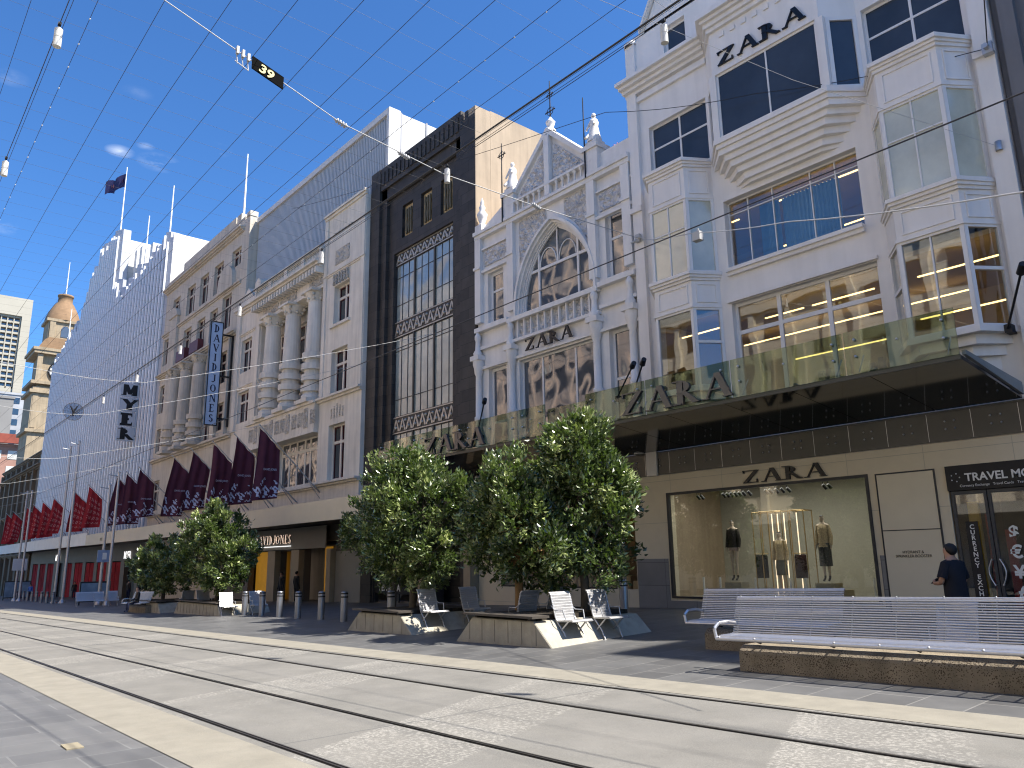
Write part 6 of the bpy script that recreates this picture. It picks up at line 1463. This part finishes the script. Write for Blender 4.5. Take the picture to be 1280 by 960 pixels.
def person(x, y, face, label, cat='person', shirt=NAVY, pants=DENIM, h=1.74, pose='phone', skin=SKIN, hair=HAIR, name='person', z=None, coat=False):
    """standing figure facing local -Y turned by `face`; one continuous body"""
    z = gz(x, y) if z is None else z
    t = thing(name, label, cat, (x, y, z)); t.rotation_euler = (0, 0, face); k = h / 1.74
    V = [(0, 0, .95), (0, .01, 1.12), (0, .02, 1.32), (0, .02, 1.44), (0, .0, 1.52), (0, -.015, 1.60), (0, -.02, 1.68), (0, -.005, 1.725)]
    Rr = [(.15, .115), (.15, .115), (.175, .125), (.12, .09), .055, .078, .086, .05]
    E = [(0, 1), (1, 2), (2, 3), (3, 4), (4, 5), (5, 6), (6, 7)]
    def add(p, r, par): V.append(p); Rr.append(r); E.append((par, len(V) - 1)); return len(V) - 1
    add((0, -.10, 1.615), .014, 5)    # nose / face front
    hands = []
    for s_ in (-1, 1):
        a = add((s_ * .17, .02, 1.43), .068, 3)
        if pose == 'phone':
            a = add((s_ * .24, .0, 1.22), .052, a); e = add((s_ * .25, -.02, 1.13), .045, a); w = add((s_ * .12, -.27, 1.11), .030, e); hd = add((s_ * .07, -.33, 1.13), (.035, .02), w)
            for fi, (dx, dz, ln) in enumerate(((0, .03, .07), (0, .01, .08), (0, -.012, .075), (0, -.032, .06))): f1 = add((s_ * .05, -.365, 1.13 + dz), .0095, hd); add((s_ * (.05 - ln * .35), -.375 - ln * .1, 1.135 + dz), .008, f1)
            th = add((s_ * .055, -.335, 1.165), .010, hd); add((s_ * .03, -.35, 1.18), .009, th)
        elif pose == 'sit':
            a = add((s_ * .22, -.02, 1.2), .052, a); e = add((s_ * .22, -.05, 1.12), .045, a); add((s_ * .14, -.28, 1.02), .03, e)
        else:
            a = add((s_ * .235, .02, 1.2), .05, a); e = add((s_ * .245, .02, 1.12), .044, a); w = add((s_ * .25, -.03, .90), .030, e); hd = add((s_ * .25, -.045, .83), (.022, .038), w)
            for fi in range(4): f1 = add((s_ * .25, -.075 + fi * .02, .79), .009, hd); add((s_ * .24, -.075 + fi * .02, .745 + abs(fi - 1.5) * .008), .008, f1)
            th = add((s_ * .24, -.085, .82), .010, hd); add((s_ * .235, -.095, .79), .009, th)
        if pose == 'sit':
            hp = add((s_ * .10, -.02, .9), .09, 0); kn = add((s_ * .13, -.45, .92), .065, hp); an = add((s_ * .13, -.46, .5), .045, kn); add((s_ * .13, -.6, .47), .04, an)
        else:
            hp = add((s_ * .095, 0, .86), .092, 0); kn = add((s_ * .10, -.01, .48), .062, hp); an = add((s_ * .10, .02, .09), .042, kn); add((s_ * .11, -.13, .045), .038, an)
    V = [(p[0] * k, p[1] * k, p[2] * k) for p in V]; Rr = [(r[0] * k, r[1] * k) if isinstance(r, tuple) else r * k for r in Rr]
    def mf(c):
        zc = c.z / k; xc = abs(c.x / k)
        if zc > 1.485 and xc < .13: return 0
        if pose == 'phone' and zc < 1.24 and (xc > .2 or c.y / k < -.16) and zc > 1.0: return 0
        if pose == 'stand' and not coat and zc < 1.2 and xc > .205: return 0
        if zc > .93: return 1
        if zc < .075: return 3
        return 2
    body = skinned('body', V, E, Rr, [skin, shirt, pants, SHOE], mf, t)
    # hair cap
    b = MB(); n = 12
    c = (0, .012 * k, 1.665 * k); vs = []; fs = []
    for i in range(n):
        for j in range(6):
            a = 2 * math.pi * i / n; e = math.radians(90 - j * (30 if math.sin(a) > .1 else (21 if math.sin(a) > -.35 else 12))); vs.append((c[0] + .099 * k * math.cos(e) * math.cos(a), c[1] + .115 * k * math.cos(e) * math.sin(a), c[2] + .105 * k * math.sin(e)))
    for i in range(n):
        for j in range(5): fs.append((i * 6 + j, i * 6 + j + 1, ((i + 1) % n) * 6 + j + 1, ((i + 1) % n) * 6 + j))
    me = bpy.data.meshes.new('hair'); me.from_pydata(vs, [], fs); me.materials.append(hair)
    for p in me.polygons: p.use_smooth = True
    o = bpy.data.objects.new('hair', me); COL.objects.link(o); o.parent = t; o.modifiers.new('thick', 'SOLIDIFY').thickness = .02
    if pose == 'phone':
        for s_ in (-1, 1):  # ears
            pass
        # loose t-shirt over the torso with short sleeves
        b = MB(); prf = [(.215, .145, .90), (.205, .14, 1.05), (.20, .14, 1.2), (.21, .14, 1.34), (.175, .115, 1.44), (.075, .07, 1.5)]; n = 18; vs = []; 
        for i in range(n):
            a = 2 * math.pi * i / n
            for (rx, ry, zz_) in prf:
                wv = 1 + .035 * math.sin(3 * a + zz_ * 9); vs.append((rx * math.cos(a) * wv, .02 + ry * math.sin(a) * wv, zz_))
        m_ = len(prf); me = bpy.data.meshes.new('t_shirt'); me.from_pydata(vs, [], [(i * m_ + j, ((i + 1) % n) * m_ + j, ((i + 1) % n) * m_ + j + 1, i * m_ + j + 1) for i in range(n) for j in range(m_ - 1)]); me.materials.append(shirt)
        for p in me.polygons: p.use_smooth = True
        o = bpy.data.objects.new('t_shirt', me); COL.objects.link(o); o.parent = t
        for s_ in (-1, 1):
            b = MB(); b.tube((s_ * .14, .02, 1.43), (s_ * .245, 0, 1.2), .085, .078, 12, caps=False); me = bpy.data.meshes.new('sleeve'); me.from_pydata(b.v, [], b.f); me.materials.append(shirt); o = bpy.data.objects.new('sleeve', me); COL.objects.link(o); o.parent = t
    return t
man = person(-5.28, 14.03, math.radians(-112), 'man in navy t-shirt seen from behind, looking down at a phone by the money shop')
ph = thing('mobile_phone', 'dark phone held in the hands of the man in the navy t-shirt', 'phone', (0, 0, 0)); mw_ = Matrix.Rotation(math.radians(-112), 3, 'Z') @ Vector((0, -.375, 1.15)); ph.location = (-5.28 + mw_.x, 14.03 + mw_.y, gz(-5.28, 14.03) + mw_.z)
b = MB(); b.box(-.035, .035, -.075, .075, -.004, .004); me_ = b.build('case', INK, None); me_.parent = ph; ph.rotation_euler = (math.radians(35), 0, math.radians(-112))
person(-44.6, 19.9, math.radians(10), 'dark clothed person walking at the store entrance, left of the two', shirt=BLACK, pose='stand', pants=BLACK, coat=True)
person(-43.6, 20.4, math.radians(190), 'dark clothed person in the store doorway, right of the two', shirt=BLACK, pose='stand', pants=BLACK, coat=True)
person(-106, 16.9, math.radians(60), 'distant person in a bright blue top at far left', shirt=mat('bright_blue_cloth', (.08, .2, .6), .8), pose='stand', coat=True)
person(-97, 19.6, math.radians(80), 'distant person in black by the red posters', shirt=BLACK, pose='stand', coat=True)
person(-71.5, 18.5, math.radians(200), 'distant dark clothed person behind the pale poles', shirt=BLACK, pose='stand', coat=True)
person(-46.6, 12.55, 0, 'person in dark clothes sitting under the far left tree', shirt=BLACK, pose='sit', pants=DENIM, z=gz(-46.6, 12.6) - .36)
long_bench(-49.0, -45.4, 12.4, 'steel bench under the far left tree where someone sits')
# ---- shop window display
def mannequin(x, y, z, top, low, lowlen, label, jacket_z=(.95, 1.44), skirt=True):
    t = thing('mannequin', label, 'mannequin', (x, y, z), 'mannequins in the shop window'); t.scale = (1.13, 1.13, 1.13)
    MS_ = mat('mannequin_skin', (.62, .50, .39), .4, .03)
    V = [(0, 0, 1.0), (0, 0, 1.15), (0, 0, 1.33), (0, 0, 1.46), (0, -.005, 1.55), (0, -.02, 1.63), (0, -.01, 1.72)]; Rr = [(.12, .09), (.09, .075), (.125, .085), (.09, .06), .038, .065, .06]
    E = [(i, i + 1) for i in range(6)]
    def add(p, r, par): V.append(p); Rr.append(r); E.append((par, len(V) - 1)); return len(V) - 1
    for s_ in (-1, 1):
        a = add((s_ * .15, 0, 1.45), .045, 3); e = add((s_ * .19, .01, 1.17), .034, a); w = add((s_ * .2, -.05, .93), .022, e); add((s_ * .2, -.06, .84), (.014, .026), w)
        hp = add((s_ * .075, 0, .92), .075, 0); kn = add((s_ * .07, -.01, .52), .046, hp); an = add((s_ * .065, .01, .13), .028, kn); add((s_ * .07, -.09, .05), .028, an)
    skinned('body', V, E, Rr, [MS_, INK], lambda c: 1 if c.z < .19 or c.z > 1.665 or (c.z > 1.58 and c.y > .0) else 0, t)
    o = t
    def garment(nm, prf, m, y0=0):
        n = 16; q = len(prf); vs = [(rx * math.cos(2 * math.pi * i / n) * (1 + .03 * math.sin(5 * 2 * math.pi * i / n)), ry * math.sin(2 * math.pi * i / n), zz_) for i in range(n) for rx, ry, zz_ in prf]
        me = bpy.data.meshes.new(nm); me.from_pydata(vs, [], [(i * q + j, ((i + 1) % n) * q + j, ((i + 1) % n) * q + j + 1, i * q + j + 1) for i in range(n) for j in range(q - 1)]); me.materials.append(m)
        for p in me.polygons: p.use_smooth = True
        g_ = bpy.data.objects.new(nm, me); COL.objects.link(g_); g_.parent = t; return g_
    garment('jacket', [(.165, .12, jacket_z[0]), (.13, .10, 1.15), (.155, .11, 1.33), (.14, .09, 1.45), (.05, .05, 1.5)], top)
    for s_ in (-1, 1):
        b = MB(); b.tube((s_ * .13, 0, 1.45), (s_ * .195, .01, 1.17), .058, .05, 10, caps=False); b.tube((s_ * .195, .01, 1.17), (s_ * .2, -.04, .95), .05, .042, 10, caps=False)
        me = bpy.data.meshes.new('sleeve'); me.from_pydata(b.v, [], b.f); me.materials.append(top); s2 = bpy.data.objects.new('sleeve', me); COL.objects.link(s2); s2.parent = t
    if skirt: garment('skirt', [(.155, .12, lowlen), (.16, .12, (lowlen + 1.0) / 2), (.13, .10, 1.05)], low)
    else:
        for s_ in (-1, 1):
            b = MB(); b.tube((s_ * .07, 0, 1.0), (s_ * .085, 0, lowlen), .095, .085, 12, caps=False); me = bpy.data.meshes.new('trouser_leg'); me.from_pydata(b.v, [], b.f); me.materials.append(low); s2 = bpy.data.objects.new('trouser_leg', me); COL.objects.link(s2); s2.parent = t
    return t
DB = mat('display_block', (.33, .29, .20), .6, .08)
for x, lb in ((-14.68, 'left'), (-11.6, 'right')):
    t = thing('display_block', 'low beige block under the %s mannequin' % lb, 'plinth', (x, 22.6, .36)); b = MB(); b.box(x - .55, x + .55, 21.5, 22.2, .362, .68); b.box(x - .30, x + .30, 21.6, 22.05, .681, .865); b.build('block', DB, t, .005)
TW = mat('tweed_check', (.5, .38, .22), .85, .5, 40); GY = mat('grey_herringbone', (.13, .12, .10), .9, .3, 30)
mannequin(-14.68, 21.8, .865, mat('black_cropped_jacket', (.02, .015, .015), .7, .2), mat('mauve_check_skirt', (.42, .31, .28), .8, .3, 30), .86, 'mannequin in black cropped jacket and short checked skirt, left')
mannequin(-13.19, 22.05, .45, TW, GY, .55, 'mannequin in tweed jacket and grey midi skirt inside the brass frame, middle')
mannequin(-11.6, 21.8, .865, mat('beige_check_blazer', (.6, .47, .3), .85, .4, 30), mat('grey_check_culottes', (.13, .125, .12), .85, .3, 30), .42, 'mannequin in beige blazer and grey cropped trousers, right', (.90, 1.44), False)
BR = mat('brass_rod', (.48, .34, .16), .3, .1, 5, metal=.9); t = thing('clothes_stand', 'tall brass rod frame around the middle mannequin', 'display stand', (-13.2, 22.0, .36))
for (xa, xb, y) in ((-13.95, -13.4, 21.85), (-13.6, -12.85, 21.7), (-12.7, -12.2, 21.85)):
    b = MB(); zt_ = 3.0
    for x in (xa, xb):
        for yy in (y, y + .5): b.tube((x, yy, .37), (x, yy, zt_), .016, n=6)
    for yy in (y, y + .5): b.tube((xa, yy, zt_), (xb, yy, zt_), .016, n=6)
    for x in (xa, xb): b.tube((x, y, zt_), (x, y + .5, zt_), .016, n=6)
    b.build('rod_frame', BR, t)
b = MB()
for x in (-13.5, -13.3, -13.08, -12.65): b.tube((x, 22.25, .45), (x, 22.25, 2.95), .016, n=8)
b.build('tube_light', mat('warm_tube', (1, .8, .6), .5, 0, emit=(1, .75, .5), estr=.8), t)
for x0, x1, m, lb in ((-14.05, -13.62, mat('black_fur', (.008, .008, .008), .95, .5, 30), 'black fluffy coat hanging left of the middle mannequin'), (-12.7, -12.32, mat('burgundy_coat', (.035, .012, .012), .9, .4, 20), 'dark burgundy coat hanging right of the middle mannequin')):
    t = thing('hanging_coat', lb, 'coat', ((x0 + x1) / 2, 22.0, 1.0)); b = MB(); n = 9
    for i in range(n): f = i / (n - 1); b.lathe((x0 + .04 + (x1 - x0 - .08) * f, 22.0, .98), [(.0, 0), (.045, .02), (.05, .3), (.045, .62 + .05 * math.sin(i)), (.02, .70), (0, .71)], 6)
    b.build('garment', m, t); b = MB(); b.tube((x0 - .05, 22.0, 1.72), (x1 + .05, 22.0, 1.72), .012, n=5); b.build('rail', BR, t)
gs = 'black spotlights on the display window ceiling'; k = 0
for i, x in enumerate((-15.75, -15.6, -14.75, -14.6, -14.45, -14.3, -14.15, -14.0, -13.8, -13.2, -13.05, -12.85, -12.65, -12.45, -11.3, -11.15)):
    if i == 0:
        s0 = thing('spotlight', 'small black ceiling spotlight, first from the left in the display window', 'spotlight', (x, 21.5, 3.9), gs)
        b = MB(); b.tube((x, 21.5, 3.95), (x, 21.5, 3.68), .012, n=5); b.tube((x, 21.5, 3.66), (x + .05, 21.6, 3.54), .045, .05, 8); b.build('head', BLACK, s0)
    else: dup(s0, (x, 21.5, 3.9), 'small black ceiling spotlight, %s from the left in the display window' % (ORD + ['fifteenth', 'last'])[i], gs)
gv = 'pale candle shaped lights on the display floor'; v0 = None
for i, x in enumerate((-16.0, -15.35, -14.05, -12.85, -12.35, -10.3)):
    if v0 is None:
        v0 = thing('floor_candle', 'pale candle light at the left end of the display floor', 'light', (x, 21.9, .36), gv); b = MB(); b.tube((x, 21.9, .43), (x, 21.9, 1.0), .035, n=8); b.box(x - .06, x + .06, 21.84, 21.96, .4, .43); b.build('candle', LETW, v0)
    else: dup(v0, (x, 21.9, .36), 'pale candle light on the display floor, %s from the left' % ORD[i], gv)
# drain cover and small litter on the near pavement
t = thing('drain_cover', 'small brass edged cover in the near pavement at lower left', 'cover', (-9.6, 2.2, gz(-9.6, 2.2))); b = MB(); b.box(-9.75, -9.45, 2.0, 2.16, gz(-9.6, 2) + .003, gz(-9.6, 2) + .014); b.build('plate', mat('tan_cover', (.30, .26, .18), .6, .1), t)
# distant construction crane tip over the gap between the arch building and the white shop
t = thing('tower_crane', 'pink and white crane tip far behind, right of the right statue', 'crane', (-38.7, 45, 25)); CP = mat('pink_crane_paint', (.75, .22, .28), .5, .1)
b = MB()
for dx, dy in ((0, 0), (.35, 0), (0, .35), (.35, .35)): b.tube((-38.6 + dx, 45 + dy, 20), (-38.95 + dx, 45 + dy, 35.8), .05, n=5)
for k in range(22): f = k / 22; z = 20 + 15.6 * f; x = -38.6 - .35 * f; b.tube((x, 45, z), (x + .35, 45, z + .7), .035, n=4); b.tube((x + .35, 45, z + .7), (x, 45, z + .71), .035, n=4)
b.build('lattice_mast', CP, t)
b = MB(); b.box(-38.7, -38.2, 44.9, 45.45, 33.4, 34.2); b.build('cab', LETW, t)
